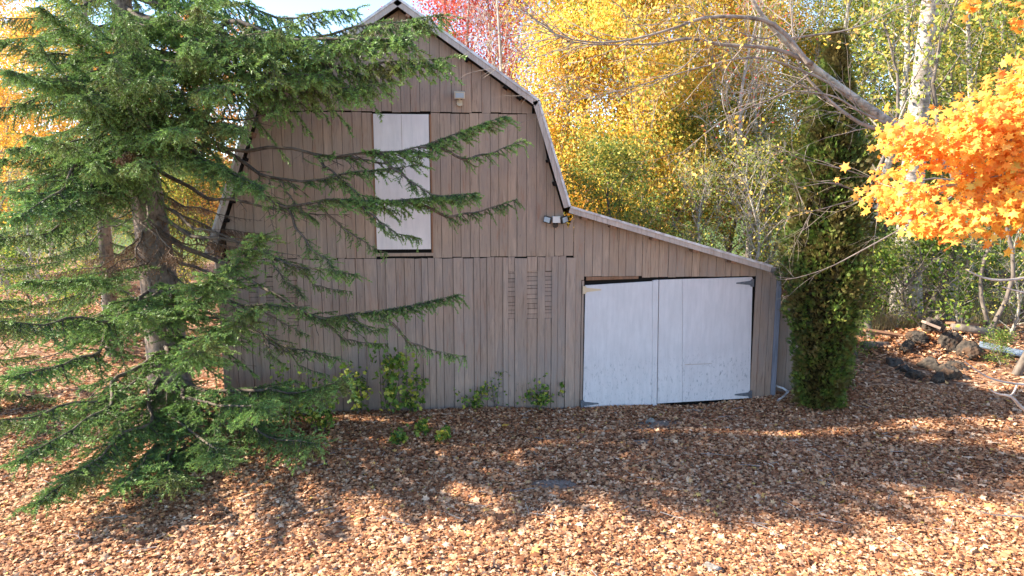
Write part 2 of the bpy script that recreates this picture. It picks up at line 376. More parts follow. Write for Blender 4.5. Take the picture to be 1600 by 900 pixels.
def build_litter():
    rng = np.random.default_rng(11)
    for lo, hi, n, shape, size in ((5.6, 9.6, 112000, LEAF_MAPLE, .056), (9.6, 13.6, 135000, LEAF_LOBE, .057), (13.6, 30, 80000, LEAF_OVAL, .10)):
        x, y = scatter(rng, n, lo, hi, litter_dens)
        z = gz(x, y) + rng.uniform(0.004, .035, len(x))
        me = leaves('fallen_leaves', np.stack([x, y, z], -1), size, shape, rng, flat=.5, var=.45)
        tag(link('fallen_leaves', me, M['litter']), {5.6: 'tan and brown fallen maple leaves carpeting the near yard', 9.6: 'brown fallen leaves lying in front of the barn wall and doors',
            13.6: 'fallen leaves on the ground beside and behind the barn'}[lo], kind='stuff')
    x, y = scatter(rng, 5200, 5.6, 12.5, litter_dens)
    tag(link('fallen_leaves', leaves('fallen_leaves', np.stack([x, y, gz(x, y) + rng.uniform(.02, .05, len(x))], -1), .115, LEAF_MAPLE, rng, flat=.55, var=.3), M['litter']), 'larger curled maple leaves lying on top of the litter', kind='stuff')
    x = 11.8 + rng.normal(0, .8, 1500); y = 2.5 + rng.normal(0, .6, 1500)
    tag(link('fallen_leaves', leaves('fallen_leaves', np.stack([x, y, gz(x, y) + rng.uniform(.0, .16, 1500)], -1), .09, LEAF_LOBE, rng, flat=.6), M['litter']), 'fallen leaves caught on the rubble pile right of the cedar', kind='stuff')
    # grass blades that stand up between the leaves
    x, y = scatter(rng, 26000, 5.6, 13.5, lambda x, y: np.clip((fbm(x, y, 1.1, 3) - .40) * 1.6, 0, 1) * .5 + .35 * smooth(-4.8, -6.5, x))
    n = len(x); a = rng.uniform(0, 6.28, n); h = rng.uniform(.03, .08, n); w = .008
    z = gz(x, y); lean = rng.normal(0, .03, (n, 2))
    V = np.stack([np.stack([x - np.cos(a) * w, y - np.sin(a) * w, z], -1), np.stack([x + np.cos(a) * w, y + np.sin(a) * w, z], -1),
                  np.stack([x + lean[:, 0], y + lean[:, 1], z + h], -1)], 1)
    tag(link('grass', np_mesh('grass', V.reshape(-1, 3), np.arange(3 * n).reshape(-1, 3)), M['tuft']), 'short green grass showing between the fallen leaves', kind='stuff')
build_litter()
def build_sticks():
    r = random.Random(31); T = Tubes()
    for k in range(170):
        d = r.uniform(6, 13.2); u = r.uniform(-.8, .85); x = CAM.x + d * (math.sin(YAW) + u * math.cos(YAW)); y = CAM.y + d * (math.cos(YAW) - u * math.sin(YAW))
        if y > -.3 and -4.7 < x < 6.9: continue
        a = r.uniform(0, 6.28); L = r.uniform(.08, .5); p = [Vector((x + math.cos(a) * L * t_ + r.gauss(0, .01), y + math.sin(a) * L * t_ + r.gauss(0, .01), float(gz(x, y)) + .045 + r.uniform(0, .01))) for t_ in (0, .35, .7, 1)]
        T.add(p, [.005, .0045, .0035, .002], 4)
    tag(link('fallen_twigs', T.mesh('fallen_twigs'), M['dead_twig']), 'thin fallen twigs scattered over the leaf litter', kind='stuff')
build_sticks()
def build_dry_grass():
    rng = np.random.default_rng(61); n = 9000; x = rng.uniform(8.5, 19, n); y = 3.6 + (x - 8.5) * .12 + np.abs(rng.normal(0, 1.6, n)); k = fbm(x, y, 1.1, 9) > -.25; x, y = x[k], y[k]; n = len(x)
    z = gz(x, y); a = rng.uniform(0, 6.28, n); h = rng.uniform(.15, .6, n); w = .007; l = rng.normal(0, .13, (n, 2))
    V = np.stack([np.stack([x - np.cos(a) * w, y - np.sin(a) * w, z], -1), np.stack([x + np.cos(a) * w, y + np.sin(a) * w, z], -1), np.stack([x + l[:, 0], y + l[:, 1], z + h], -1)], 1)
    tag(link('dry_grass', np_mesh('dry_grass', V.reshape(-1, 3), np.arange(3 * n).reshape(-1, 3)), M['dry']), 'tall dry straw coloured grass behind the rubble pile', kind='stuff')
build_dry_grass()

# ------------------------------------------------------------ barn
rnd = random.Random(4)
ROOF = [onwall(px, py, -.3) for px, py in ((320, 402), (395, 150), (621, -5), (843, 156), (892, 322), (1207, 415))]
ROOF = [(p.x, p.z) for p in ROOF]
ROOF[0] = (ROOF[0][0] - .02, ROOF[0][1])
def roofz(x, off=.13):
    for (a, za), (b, zb) in zip(ROOF, ROOF[1:]):
        if x <= b or b == ROOF[-1][0]:
            s = (zb - za) / (b - a); return za + s * (x - a) - off * math.sqrt(1 + s * s)
BARN_X0, BARN_X1, LEAN_X1 = ROOF[0][0] + .12, 2.44, 6.62
barn = thing('barn', (1.0, 0, -.2), 'taupe wooden board barn with gambrel roof, lean-to and white double doors', 'barn')
def board(x0, x1, zb, zt=None, y=0, th=.022, mat='board', name='board', zb2=None, parent=barn, gap=.0035, jag=0):
    """one vertical plank; its top follows the roof when zt is None"""
    x0 += gap; x1 -= gap
    brk = [b for b, _ in ROOF if x0 < b < x1] if zt is None else []
    top = [(x, roofz(x) if zt is None else zt + (jag if x > x0 else 0)) for x in [x0] + brk + [x1]]
    if min(z for _, z in top) <= zb + .03: return
    poly = [(x0, zb), (x1, zb if zb2 is None else zb2)] + top[::-1]
    me = MB().prism(poly, y - th, y).mesh(name)
    return link(name, me, M[mat], parent)
def edges(a, b, w, fixed=()):
    out = [a]; stops = sorted([f for f in fixed if a < f < b]) + [b]
    for s in stops:
        n = max(1, round((s - out[-1]) / w)); st = out[-1]; d = (s - st) / n
        for i in range(1, n): out.append(st + d * i + rnd.uniform(-.018, .018))
        out.append(s)
    return out
LX0, LX1, LZ0, LZ1 = -1.30, -.275, 2.93, 5.50          # loft door opening
# dark sheathing behind the boards, and the closed side and rear walls
inner = [(BARN_X0 + .03, -.35), (LEAN_X1 - .03, -.35), (LEAN_X1 - .03, roofz(LEAN_X1, .2)), (ROOF[4][0], roofz(ROOF[4][0], .2)), (ROOF[3][0], roofz(ROOF[3][0], .2)),
         (ROOF[2][0], roofz(ROOF[2][0], .2)), (ROOF[1][0], roofz(ROOF[1][0], .2)), (BARN_X0 + .03, roofz(BARN_X0 + .03, .2))]
link('wall', MB().prism(inner, .03, .07).mesh('wall'), M['dark'], barn)
link('wall', MB().prism(inner, 8.9, 9.0).mesh('wall'), M['board'], barn)
link('wall', MB().box((BARN_X0 + .02, 4.5, 1.2), (.05, 8.8, 3.1)).mesh('wall'), M['board'], barn)
link('wall', MB().box((LEAN_X1 - .01, 4.5, 1.12), (.05, 8.9, 2.9)).mesh('wall'), M['board'], barn)
# gable tier
e = edges(-3.3, 1.8, .19, (LX0 - .01, LX1 + .02))
for a, b in zip(e, e[1:]):
    zb = 5.545 + rnd.uniform(-.012, .012) + (.0 if a > LX1 else .0)
    if min(roofz(a), roofz(b)) > zb + .03: board(a, b, zb, y=-rnd.uniform(0, .012), mat='board')
# middle tier
e = edges(BARN_X0, BARN_X1, .182, (LX0 - .01, LX1 + .02))
for a, b in zip(e, e[1:]):
    if a > LX0 - .02 and b < LX1 + .03: continue
    y = -rnd.uniform(.0, .014)
    if min(roofz(a), roofz(b)) > 5.56: board(a, b, 2.858 + rnd.choice([0, 0, -.006, .01]), 5.525 + rnd.uniform(-.01, .008), y)
    elif min(roofz(a), roofz(b)) > 2.95: board(a, b, 2.858 + rnd.choice([0, 0, -.006, .01]), None, y)
# loft door, its sill and frame
loft = link('loft_door', MB().box(((LX0 + LX1) / 2 - .005, -.035, (LZ0 + .09 + LZ1) / 2), (LX1 - LX0 - .02, .03, LZ1 - LZ0 - .09)).mesh('loft_door'), M['loft'], barn)
loft['label'] = 'tall cream plywood loft door'
link('seam', MB().box(((LX0 + LX1) / 2 - .0, -.052, LZ1 - .62), (.008, .004, 1.2)).mesh('seam'), M['trim'], loft)
link('sill', MB().box(((LX0 + LX1) / 2, -.02, LZ0 - .01), (LX1 - LX0 + .06, .05, .06)).mesh('sill'), M['board'], barn)
for x in (LX0 - .012, LX1 + .012): link('door_trim', MB().box((x, -.022, (LZ0 + LZ1) / 2), (.03, .045, LZ1 - LZ0)).mesh('door_trim'), M['bare_wood'], barn)
# bottom tier: irregular boards, some standing proud; two old windows filled with cross slats
WR = (onwall(780, 424), onwall(857, 497)); WL = (onwall(384, 432), onwall(476, 508))
x = BARN_X0; k = 0
while x < BARN_X1 + .16:
    w = rnd.choice([.10, .12, .15, .19, .24]) if k % 2 else rnd.choice([.13, .16, .2])
    x1 = min(x + w, BARN_X1 + .17); y = -.002 - (.02 if k % 2 else 0) - rnd.uniform(0, .006)
    win = None
    for wa, wb in (WR, WL):
        if x > wa.x - .05 and x1 < wb.x + .07: win = (wa, wb)
    zt = 2.85 + rnd.choice([0, -.018, .0, .005])
    if win and k % 2 == 0:
        board(x, x1, -.35, win[1].z, y, mat='board_low'); board(x, x1, win[0].z, zt, y, mat='board_low')
        zz = win[1].z
        while zz < win[0].z - .02:
            h = rnd.uniform(.06, .11)
            if zz + h > win[0].z: h = win[0].z - zz
            link('slat', MB().box(((x + x1) / 2, .004 - rnd.uniform(0, .008), zz + h / 2), (x1 - x + .02, .018, h - .008)).mesh('slat'), M['board_low'], barn)
            zz += h
    else: board(x, x1, -.35, zt, y, mat='board_low', jag=rnd.uniform(-.012, .012))
    x = x1; k += 1
# lean-to: header boards, jambs, corner
DZL, DZR = 2.29, 2.41
e = edges(BARN_X1 + .005, LEAN_X1 - .05, .165, (2.66, 6.14))
for a, b in zip(e, e[1:]):
    m = (a + b) / 2
    if m < 2.66: board(a, b, 2.39, None, -.004, mat='board')
    elif m < 6.14: board(a, b, (2.46 if m < 3.75 else 2.425) + rnd.uniform(-.005, .005), None, -rnd.uniform(.0, .016))
    else: board(a, b, -.3, None, -rnd.uniform(0, .016), mat='board_low')
board(BARN_X1 + .175, 2.665, -.35, 2.375, -.004, mat='board_low')
board(LEAN_X1 - .05, LEAN_X1 + .06, -.3, 2.42, -.02, mat='bluish', name='corner_board')
link('lintel', MB().prism([(2.70, 2.38), (3.74, 2.40), (3.74, 2.45), (2.70, 2.45)], -.03, 0).mesh('lintel'), M['bare_wood'], barn)
# wall of boards set back beside the corner, running behind the cedar
e = edges(LEAN_X1 + .06, 8.4, .17)
for a, b in zip(e, e[1:]): board(a, b, -.2, 1.78 + rnd.uniform(-.03, .03), .3 - rnd.uniform(0, .012), mat='board_low')
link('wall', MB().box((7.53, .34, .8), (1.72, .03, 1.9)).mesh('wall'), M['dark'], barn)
# garage doors
def door(name, pts, y, mat, label, hinges, th=.04, panels=None):
    q = [onwall(px, py, y) for px, py in pts]
    d = link(name, MB().prism([(p.x, p.z) for p in q], y, y + th).mesh(name), M[mat], barn); d['label'] = label
    return d, q
dl, ql = door('garage_door', [(911, 637), (1020, 634.5), (1021, 439.5), (915, 446)], -.07, 'door_l', 'left white plywood garage door leaf', 2)
q = [onwall(*p, -.085) for p in ((1019, 635.5), (1026, 635), (1029, 437.5), (1020, 438.5))]
link('edge_strip', MB().prism([(p.x, p.z) for p in q], -.085, -.03).mesh('edge_strip'), M['door_l'], dl)
dr, qr = door('garage_door', [(1027, 630.5), (1171, 622), (1175, 433), (1030, 437.5)], -.045, 'door_r', 'right white plywood garage door leaf, stained near the bottom', 2)
q = [onwall(*p, -.057) for p in ((1066.5, 628), (1171.5, 622), (1176, 434), (1066.5, 436))]
link('door_panel', MB().prism([(p.x, p.z) for p in q], -.057, -.045).mesh('door_panel'), M['door_r'], dr)
q = [onwall(*p, -.057) for p in ((1027, 630.5), (1065.5, 628.3), (1066, 436), (1030, 437.5))]
link('door_panel', MB().prism([(p.x, p.z) for p in q], -.055, -.045).mesh('door_panel'), M['door_l'], dr)
q = [onwall(*p, -.0585) for p in ((1070, 570.5), (1112, 568.6), (1112, 567.8), (1070, 569.2))]
link('crack', MB().prism([(p.x, p.z) for p in q], -.0585, -.056).mesh('crack'), M['trim'], dr)
def hinge(px, py, sgn, y, mat, par, label):
    p = onwall(px, py, y); m = MB()
    m.prism([(p.x, p.z - .045), (p.x + sgn * .3, p.z - .012), (p.x + sgn * .3, p.z + .012), (p.x, p.z + .045)], y - .008, y - .0005)
    m.box((p.x - sgn * .035, y + .0, p.z), (.055, .035, .15))
    m.box((p.x - sgn * .002, y - .006, p.z), (.018, .022, .13))
    o = link('hinge', m.mesh('hinge'), M[mat], par); o['label'] = label
hinge(915.5, 453, 1, -.07, 'gold', dl, 'golden strap hinge'); hinge(912, 631, 1, -.07, 'metal', dl, 'grey strap hinge')
hinge(1173, 442, -1, -.057, 'metal', dr, 'grey strap hinge'); hinge(1170, 616, -1, -.057, 'metal', dr, 'grey strap hinge')
# roof: sheets, rake boards and pale edge metal, purlin ends
OV = -.3
for i, ((a, za), (b, zb)) in enumerate(zip(ROOF, ROOF[1:])):
    d = Vector((b - a, 0, zb - za)); n = Vector((-d.z, 0, d.x)).normalized(); L = d.length
    def strip(o0, o1, y0, y1, name, mat, ea=0, eb=0):
        u = d.normalized(); p = Vector((a, 0, za)) - u * ea; q_ = Vector((b, 0, zb)) + u * eb
        pts = [p + n * o0, q_ + n * o0, q_ + n * o1, p + n * o1]
        link(name, MB().prism([(v.x, v.z) for v in pts], y0, y1).mesh(name), M[mat], barn)
    strip(-.035, -.003, OV + .05, 9.2, 'roof', 'roof')
    strip(-.13, -.037, OV + .004, OV + .034, 'rake_board', 'trim')
    strip(-.036, .006, OV - .012, OV + .048, 'roof_edge', 'edge', .0, .004)
    if i != 4:
        for k in range(int(L / .42)):
            if rnd.random() < .25: continue
            s = (k + .6) * .42 + rnd.uniform(-.08, .08)
            if s > L - .1: continue
            c = Vector((a, 0, za)) + d.normalized() * s - n * (.15 + rnd.uniform(0, .015))
            rot = Matrix.Rotation(-math.atan2(d.z, d.x), 3, 'Y')
            link('purlin_end', MB().box((c.x, (OV - .0) / 2 - .02, c.z), (rnd.uniform(.05, .10), abs(OV) - .08, .045), rot).mesh('purlin_end'), M['bare_wood' if rnd.random() < .3 else 'dark'], barn)
    else:
        for s in (.32, .9, 1.75, 2.6, 3.4):
            c = Vector((a, 0, za)) + d.normalized() * s - n * .155
            rot = Matrix.Rotation(-math.atan2(d.z, d.x), 3, 'Y')
            link('purlin_end', MB().box((c.x, OV / 2 - .02, c.z), (.10, abs(OV) - .08, .05), rot).mesh('purlin_end'), M['bare_wood'], barn)

# lights on the wall
def rx(a): return Matrix.Rotation(a, 3, 'X')
p = onwall(718, 152, -.06)
sl = thing('spotlight', (p.x, -.03, p.z), 'old cream spotlight fixed high above and right of the loft door', 'wall lamp', 'lamps on the barn wall')
link('lamp_base', MB().box((p.x, -.05, p.z - .10), (.10, .06, .10)).box((p.x, -.08, p.z - .145), (.05, .05, .03)).mesh('lamp_base'), M['cream'], sl)
link('lamp_head', MB().box((p.x, -.16, p.z + .03), (.19, .13, .12), rx(.25)).box((p.x, -.09, p.z - .05), (.03, .05, .08)).mesh('lamp_head'), M['cream'], sl)
link('lamp_glass', MB().box((p.x, -.232, p.z + .012), (.15, .006, .085), rx(.25)).mesh('lamp_glass'), M['lens'], sl)
p = onwall(868, 343, -.08)
fl = thing('floodlight', (p.x, -.03, p.z), 'white twin headed floodlight with motion sensor under the roof step', 'wall lamp', 'lamps on the barn wall')
link('lamp_body', MB().box((p.x + .01, -.085, p.z), (.145, .12, .12)).mesh('lamp_body'), M['plastic'], fl)
link('motion_sensor', MB().box((p.x - .0, -.07, p.z - .10), (.09, .08, .06), rx(.3)).box((p.x, -.06, p.z - .14), (.045, .05, .04)).mesh('motion_sensor'), M['black'], fl)
for sg in (-1, 1):
    rot = Matrix.Rotation(sg * .55, 3, 'Z') @ Matrix.Rotation(sg * -.25, 3, 'Y')
    h = link('lamp_head', MB().box((p.x + sg * .16, -.13, p.z + .0), (.15, .05, .125), rot).mesh('lamp_head'), M['black'], fl)
    link('lamp_glass', MB().box(Vector((p.x + sg * .16, -.13, p.z)) + rot @ Vector((0, -.027, 0)), (.12, .006, .095), rot).mesh('lamp_glass'), M['lens'], h)

# ------------------------------------------------------------ spruces
def spruce_bough(seed, L, start=.08, width=.9, hang=.5, sag=.25, dens=1.0, dry=False, sparse_in=0.0):
    """a bough along +x from 0 to L: woody stems and needle twigs; returns (stem mesh, needle mesh)"""
    rng = np.random.default_rng(seed); T = Tubes(); tw = []     # tw: twig segments (p0, p1, tip0, tip1)
    def stem(s): k = math.sin(math.pi * min(1, s * 1.15)) + .15; return np.array([s * L, k * L * (.035 * math.sin(s * 7 + seed * 2.3) + .018 * math.sin(s * 17 + seed)), -sag * L * .25 * math.sin(math.pi * s) + k * L * (.014 * math.sin(s * 11 + seed * 3) + .009 * math.sin(s * 23 + seed))])
    S = [stem(s) for s in np.linspace(0, 1, 17)]
    T.add(S, np.linspace(.022 + L * .0025, .003, 17), 6)
    s = start; side = 1
    while s < .995:
        p = stem(s); env = width * (.68 + .42 * math.sin(s * 19 + seed * 1.7) * math.sin(s * 8 + seed)) * min(1, (1 - s) * 2.1 + .12) * (min(1, .35 + 2.2 * (s - start)) if start < .2 else 1)
        ln = env * rng.uniform(.45, 1.1) * (0.6 if s > .9 else 1)
        az = side * R(rng.uniform(38, 68)) * (1 - .3 * s); el = R(rng.uniform(-28, 14)) - hang * .35
        d = np.array([math.cos(az) * math.cos(el), math.sin(az) * math.cos(el), math.sin(el)])
        n = max(3, int(ln / .11)); pts = [p]
        for i in range(n):
            d = d + np.array([.02, 0, -.05 * hang + .03 * (i / n)]) + rng.normal(0, .05, 3); d /= np.linalg.norm(d)
            pts.append(pts[-1] + d * ln / n)
        T.add(pts, np.linspace(.007, .0025, len(pts)), 3)
        bare = sparse_in > 0 and s < sparse_in and rng.random() < .8
        for i in range(1, len(pts)):
            fr = i / (len(pts) - 1)
            if (not bare or rng.random() < .18) and fr > .15: tw.append((pts[i - 1], pts[i], fr * .6, fr * .85))
            dd = (pts[i] - pts[i - 1]); dd /= np.linalg.norm(dd)
            for sg in (-1, 1):
                if rng.random() > (.95 * dens if not bare else .35): continue
                l2 = rng.uniform(.07, .24) * (1.15 - .6 * fr) * (1.2 if width > .6 else .8)
                lat = np.cross(dd, (0, 0, 1)); lat /= np.linalg.norm(lat) + 1e-6
                q = dd * .65 + lat * sg * .75 + np.array([0, 0, -hang * rng.uniform(.1, 1.5)]); q /= np.linalg.norm(q)
                a = pts[i - 1] + (pts[i] - pts[i - 1]) * rng.uniform(0, 1); m = a + q * l2 * .55; b = m + (q + (0, 0, .15)) * l2 * .45
                T.add([a, m, b], [.003, .0022, .001], 3)
                if not bare or rng.random() < .4: tw.append((a, m, .35, .7)); tw.append((m, b, .7, 1.0))
        side = -side; s += rng.uniform(.04, .075) / L * (1.0 if dens >= 1 else 1 / dens)
    for i in range(9, 17): tw.append((S[i - 1], S[i], .3, .6))
    for q_ in range(int(46 * L * dens * .5)):              # short twigs straight off the stem, hanging and sideways
        s = rng.uniform(start, 1) ** .8; bare = sparse_in > 0 and s < sparse_in and rng.random() < .75
        if sparse_in > 1 or bare: continue
        p = stem(s); d = np.array([rng.uniform(.2, .9), rng.normal(0, .6), -hang * rng.uniform(-.4, 1.6)]); d /= np.linalg.norm(d); l2 = rng.uniform(.07, .26)
        m = p + d * l2 * .5; b = m + (d + (0, 0, -.25)) * l2 * .5; T.add([p, m, b], [.003, .0022, .001], 3); tw.append((p, m, .3, .7)); tw.append((m, b, .7, 1.0))
    A = np.array([t_[0] for t_ in tw]); B = np.array([t_[1] for t_ in tw]); ta = np.array([t_[2] for t_ in tw]); tb = np.array([t_[3] for t_ in tw])
    ln = np.linalg.norm(B - A, axis=1); cnt = np.maximum(2, (ln * (260 if not dry else 110)).astype(int)); idx = np.repeat(np.arange(len(tw)), cnt)
    f = rng.uniform(0, 1, len(idx)); P = A[idx] + (B - A)[idx] * f[:, None]; D = (B - A)[idx] / (ln[idx][:, None] + 1e-6)
    rv = rng.normal(size=P.shape); rv[:, 2] += .35; rv -= (rv * D).sum(1)[:, None] * D; rv /= np.linalg.norm(rv, axis=1)[:, None] + 1e-6
    nd = D * .75 + rv * .8; nd /= np.linalg.norm(nd, axis=1)[:, None]
    sidev = np.cross(nd, rng.normal(size=P.shape)); sidev /= np.linalg.norm(sidev, axis=1)[:, None] + 1e-6
    nl = rng.uniform(.020, .036, len(P))[:, None]; w = .0048
    V = np.stack([P - sidev * w, P + sidev * w, P + nd * nl], 1).reshape(-1, 3)
    tip = np.repeat(ta[idx] + (tb - ta)[idx] * f, 3)
    return T.mesh('bough_stem'), np_mesh('bough_needles', V, np.arange(len(V)).reshape(-1, 3), attr=tip), L, stem, L
BT = {
    'full': [spruce_bough(1, 3.0, .1, .85, .7, .2), spruce_bough(2, 3.4, .12, .95, .8, .35), spruce_bough(3, 2.4, .08, .7, .5, .1)],
    'tip': [spruce_bough(5, 4.6, .45, .62, .25, .45, 1.1, sparse_in=.66), spruce_bough(6, 4.6, .4, .7, .35, .35, 1.1, sparse_in=.6), spruce_bough(16, 4.4, .42, .6, .3, .6, 1.0, sparse_in=.66)],
    'thin': [spruce_bough(8, 3.6, .3, .5, .4, .4, .6, sparse_in=.62), spruce_bough(18, 3.4, .3, .55, .5, .2, .6, sparse_in=.6)],
    'side': [spruce_bough(20, 1.8, .15, .42, .5, .3, .8, sparse_in=.35), spruce_bough(21, 1.6, .1, .38, .7, .5, .7, sparse_in=.3)],
    'dead': [spruce_bough(9, 3.0, .15, .55, .4, .25, .45, sparse_in=1.1)],
    'dry': [spruce_bough(10, 2.4, .1, .8, .9, .3, .9, dry=True)],
    'low': [spruce_bough(12, 2.4, .12, .62, .35, .15), spruce_bough(13, 2.6, .12, .75, .5, .3)],
}
def place_bough(tree, kind, a, b, i=0, roll=0.0, needles='needles', twig='twig'):
    sm, nm, L = BT[kind][i % len(BT[kind])][:3]
    a, b = Vector(a), Vector(b); d = b - a; s = d.length / L; x = d.normalized()
    y = Vector((0, 0, 1)).cross(x).normalized(); z = x.cross(y)
    m = Matrix((x, y, z)).transposed() @ Matrix.Rotation(roll, 3, 'X')
    o = bpy.data.objects.new('bough', sm); COL.objects.link(o)
    if not sm.materials: sm.materials.append(M[twig])
    o.parent = tree; o.location = a - tree.location; o.rotation_euler = m.to_euler(); o.scale = (s, s, s)
    if kind != 'dead':
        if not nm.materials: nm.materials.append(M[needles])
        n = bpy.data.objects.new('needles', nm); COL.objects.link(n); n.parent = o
    return o
def build_spruce():
    b0 = onground(272, 672, -.2); base = Vector((b0.x, b0.y, -.2))
    sp = thing('spruce_tree', base, 'big spruce left of the barn with boughs hanging across its wall', 'spruce tree', 'spruces left of the barn')
    T = Tubes(); top = 10.8; pts = []; rad = []
    for k in range(15):
        z = top * k / 14; fr = k / 14
        pts.append((base.x - .045 * z + .05 * math.sin(z * .7), base.y + .02 * z, base.z - .15 + z)); rad.append(.36 * (1 - fr) ** .8 + .02 + .14 * math.exp(-z * 2.2))
    T.add(pts, rad, 16); link('trunk', T.mesh('trunk'), M['spruce_bark'], sp)
    def tp(z): return Vector((base.x - .045 * z, base.y + .02 * z, base.z + z))
    r = random.Random(21)
    TZ = lambda py: onwall(250, py, base.y).z - base.z
    # boughs across the barn wall, from the trunk at height z to their tips
    hero = [('full', 7.6, (690, 22, 10.0), 1), ('full', 7.2, (700, 92, 9.9), 0), ('full', 7.3, (640, 60, 9.4), 2), ('full', 6.9, (600, 130, 10.1), 1), ('full', 7.8, (560, 15, 10.3), 0), ('full', 6.8, (505, 118, 9.7), 2), ('full', 7.4, (450, 40, 9.3), 1),
            ('tip', 5.75, (790, 183, 10.2), 0), ('tip', 5.2, (748, 300, 10.0), 1), ('thin', 5.5, (660, 255, 10.3), 0), ('tip', 3.9, (716, 462, 10.2), 2), ('thin', 4.0, (560, 430, 10.4), 1),
            ('thin', 3.4, (480, 480, 10.2), 0), ('thin', 2.6, (530, 560, 10.6), 1), ('dead', 4.8, (545, 336, 10.6), 0), ('dead', 5.6, (470, 160, 10.4), 0), ('dead', 4.3, (470, 400, 10.8), 0), ('dead', 3.2, (470, 560, 10.9), 0),
            ('full', 5.9, (410, 295, 9.6), 2), ('full', 6.4, (385, 200, 9.3), 0), ('full', 6.6, (360, 130, 9.0), 1)]
    for kind, z, tip, i in hero:
        ro = r.uniform(-.25, .25); o = place_bough(sp, kind, tp(z), at(*tip), i, ro); a, b = tp(z), at(*tip)
        if kind not in ('tip', 'thin'): continue
        stem, L = BT[kind][i % len(BT[kind])][3:5]; W = Matrix.LocRotScale(a, o.rotation_euler, o.scale); dr = (b - a).normalized()   # side boughs fork off the long ones
        for q, f in enumerate((.5, .6, .7, .8) if kind == 'tip' else (.55, .72)):
            p = W @ Vector(stem(f)); lat = Vector((0, 0, 1)).cross(dr).normalized() * (1 if q % 2 else -1)
            d = (dr * .8 + lat * r.uniform(.2, .5) + Vector((0, 0, r.choice((-.5, -.35, -.2, .12))))).normalized() * (b - a).length * r.uniform(.20, .30)
            place_bough(sp, 'side', p, p + d, q, r.uniform(-.6, .6))
    # low boughs towards the camera and along the ground
    low = [(2.3, (412, 367, 9.4), 0), (1.9, (405, 480, 9.6), 1), (2.0, (335, 430, 9.2), 0), (1.6, (330, 520, 9.0), 1), (.9, (417, 640, 9.6), 0), (.8, (500, 690, 9.9), 1), (1.0, (545, 590, 10.3), 1), (.7, (350, 720, 9.2), 0), (.6, (270, 750, 9.0), 1),
           (.7, (190, 760, 8.9), 0), (1.2, (110, 745, 8.6), 1), (1.6, (30, 720, 8.5), 0), (2.2, (20, 590, 8.4), 0), (2.6, (-10, 500, 8.4), 1), (1.3, (-60, 660, 8.6), 1), (1.0, (60, 785, 8.5), 0), (3.1, (40, 440, 8.8), 0), (2.6, (210, 490, 8.9), 0)]
    for z, tip, i in low: place_bough(sp, 'low', tp(z), at(*tip), i, r.uniform(-.3, .3))
    # the crown on the left and overhead
    for k in range(56):
        z = 5.0 + 5.5 * (k / 56) ** .9; az = k * 2.39996 + r.uniform(-.3, .3)
        L = (3.2 * (1 - (z - 5) / 6.1) + .25) * r.uniform(.85, 1.1)
        if z < 7.6 and math.cos(az) > .05: continue
        d = Vector((math.cos(az), math.sin(az), -.22 - .25 * (1 - z / 13))) * L
        place_bough(sp, 'full', tp(z), tp(z) + d, k, r.uniform(-.3, .3))
    for z, px, py, dp in ((5.2, 60, 60, 8.8), (5.6, 130, 150, 8.7), (5.0, 40, 210, 8.8), (5.0, 150, 250, 8.9), (6.2, 230, 120, 8.6), (6.5, 300, 60, 8.8), (6.8, 200, 20, 8.6), (4.9, 90, 330, 9.0), (4.6, 20, 300, 9.0), (5.3, 220, 250, 8.9), (5.6, 280, 200, 8.9), (6.9, 330, -20, 9), (6.9, 90, -30, 8.6), (6.1, 10, 110, 8.6), (4.4, -30, 380, 9.2), (6.0, 180, 90, 8.3), (6.4, 60, 10, 8.9), (6.6, -20, 60, 9.2), (6.2, 20, 160, 9.4), (5.8, 110, 100, 9.6), (5.4, -20, 250, 9.4), (7.2, 150, -30, 9.3), (7.0, 260, 20, 9.6), (6.6, 340, 90, 9.4), (6.0, 330, 170, 9.6), (5.5, 350, 260, 9.8), (4.7, 130, 300, 9.4)):
        place_bough(sp, 'full', tp(z), at(px, py, dp), k, r.uniform(-.3, .3)); k += 1
    for k in range(16):                                  # rust coloured dry boughs inside
        az = R(-150 + 31 * k); z = 3.5 + .14 * k; L = r.uniform(1.0, 2.0)
        dd = place_bough(sp, 'dry', tp(z), tp(z) + Vector((math.cos(az), math.sin(az), -.35)) * L, 0, 0, 'needles_dry'); dd['label'] = 'rust brown dry bough'
    for k in range(24):
        az = R(120 + 57 * k); z = 1.2 + .14 * k; L = r.uniform(1.4, 2.6)
        dd = place_bough(sp, 'dead', tp(z), tp(z) + Vector((math.cos(az), math.sin(az), -.3)) * L, 0, 0, twig='dead_twig'); dd['label'] = 'bare dead bough'
    return sp
build_spruce()
def simple_spruce(x, y, h, r0, label, seed, zmin=.8):
    base = Vector((x, y, float(gz(x, y)))); r = random.Random(seed)
    sp = thing('spruce_tree', base, label, 'spruce tree', 'spruces left of the barn'); T = Tubes()
    T.add([(x, y, base.z - .1 + h * k / 7) for k in range(8)], [.2 * (1 - k / 7) + .02 for k in range(8)], 9); link('trunk', T.mesh('trunk'), M['spruce_bark'], sp)
    n = int(h * 6)
    for k in range(n):
        z = zmin + (h - zmin - .2) * k / n; az = k * 2.39996; L = (r0 * (1 - z / h) + .3) * r.uniform(.8, 1.15)
        place_bough(sp, 'full' if k % 3 else 'low', base + Vector((0, 0, z)), base + Vector((math.cos(az) * L, math.sin(az) * L, z - .25 * L)), k, r.uniform(-.3, .3))
simple_spruce(-10.3, 1.0, 9.0, 2.7, 'smaller spruce at the far left edge beyond the big trunk', 3)
simple_spruce(-8.6, 5.2, 9.5, 2.4, 'dark spruce standing back behind the big spruce, left of the barn roof', 5, 1.2)

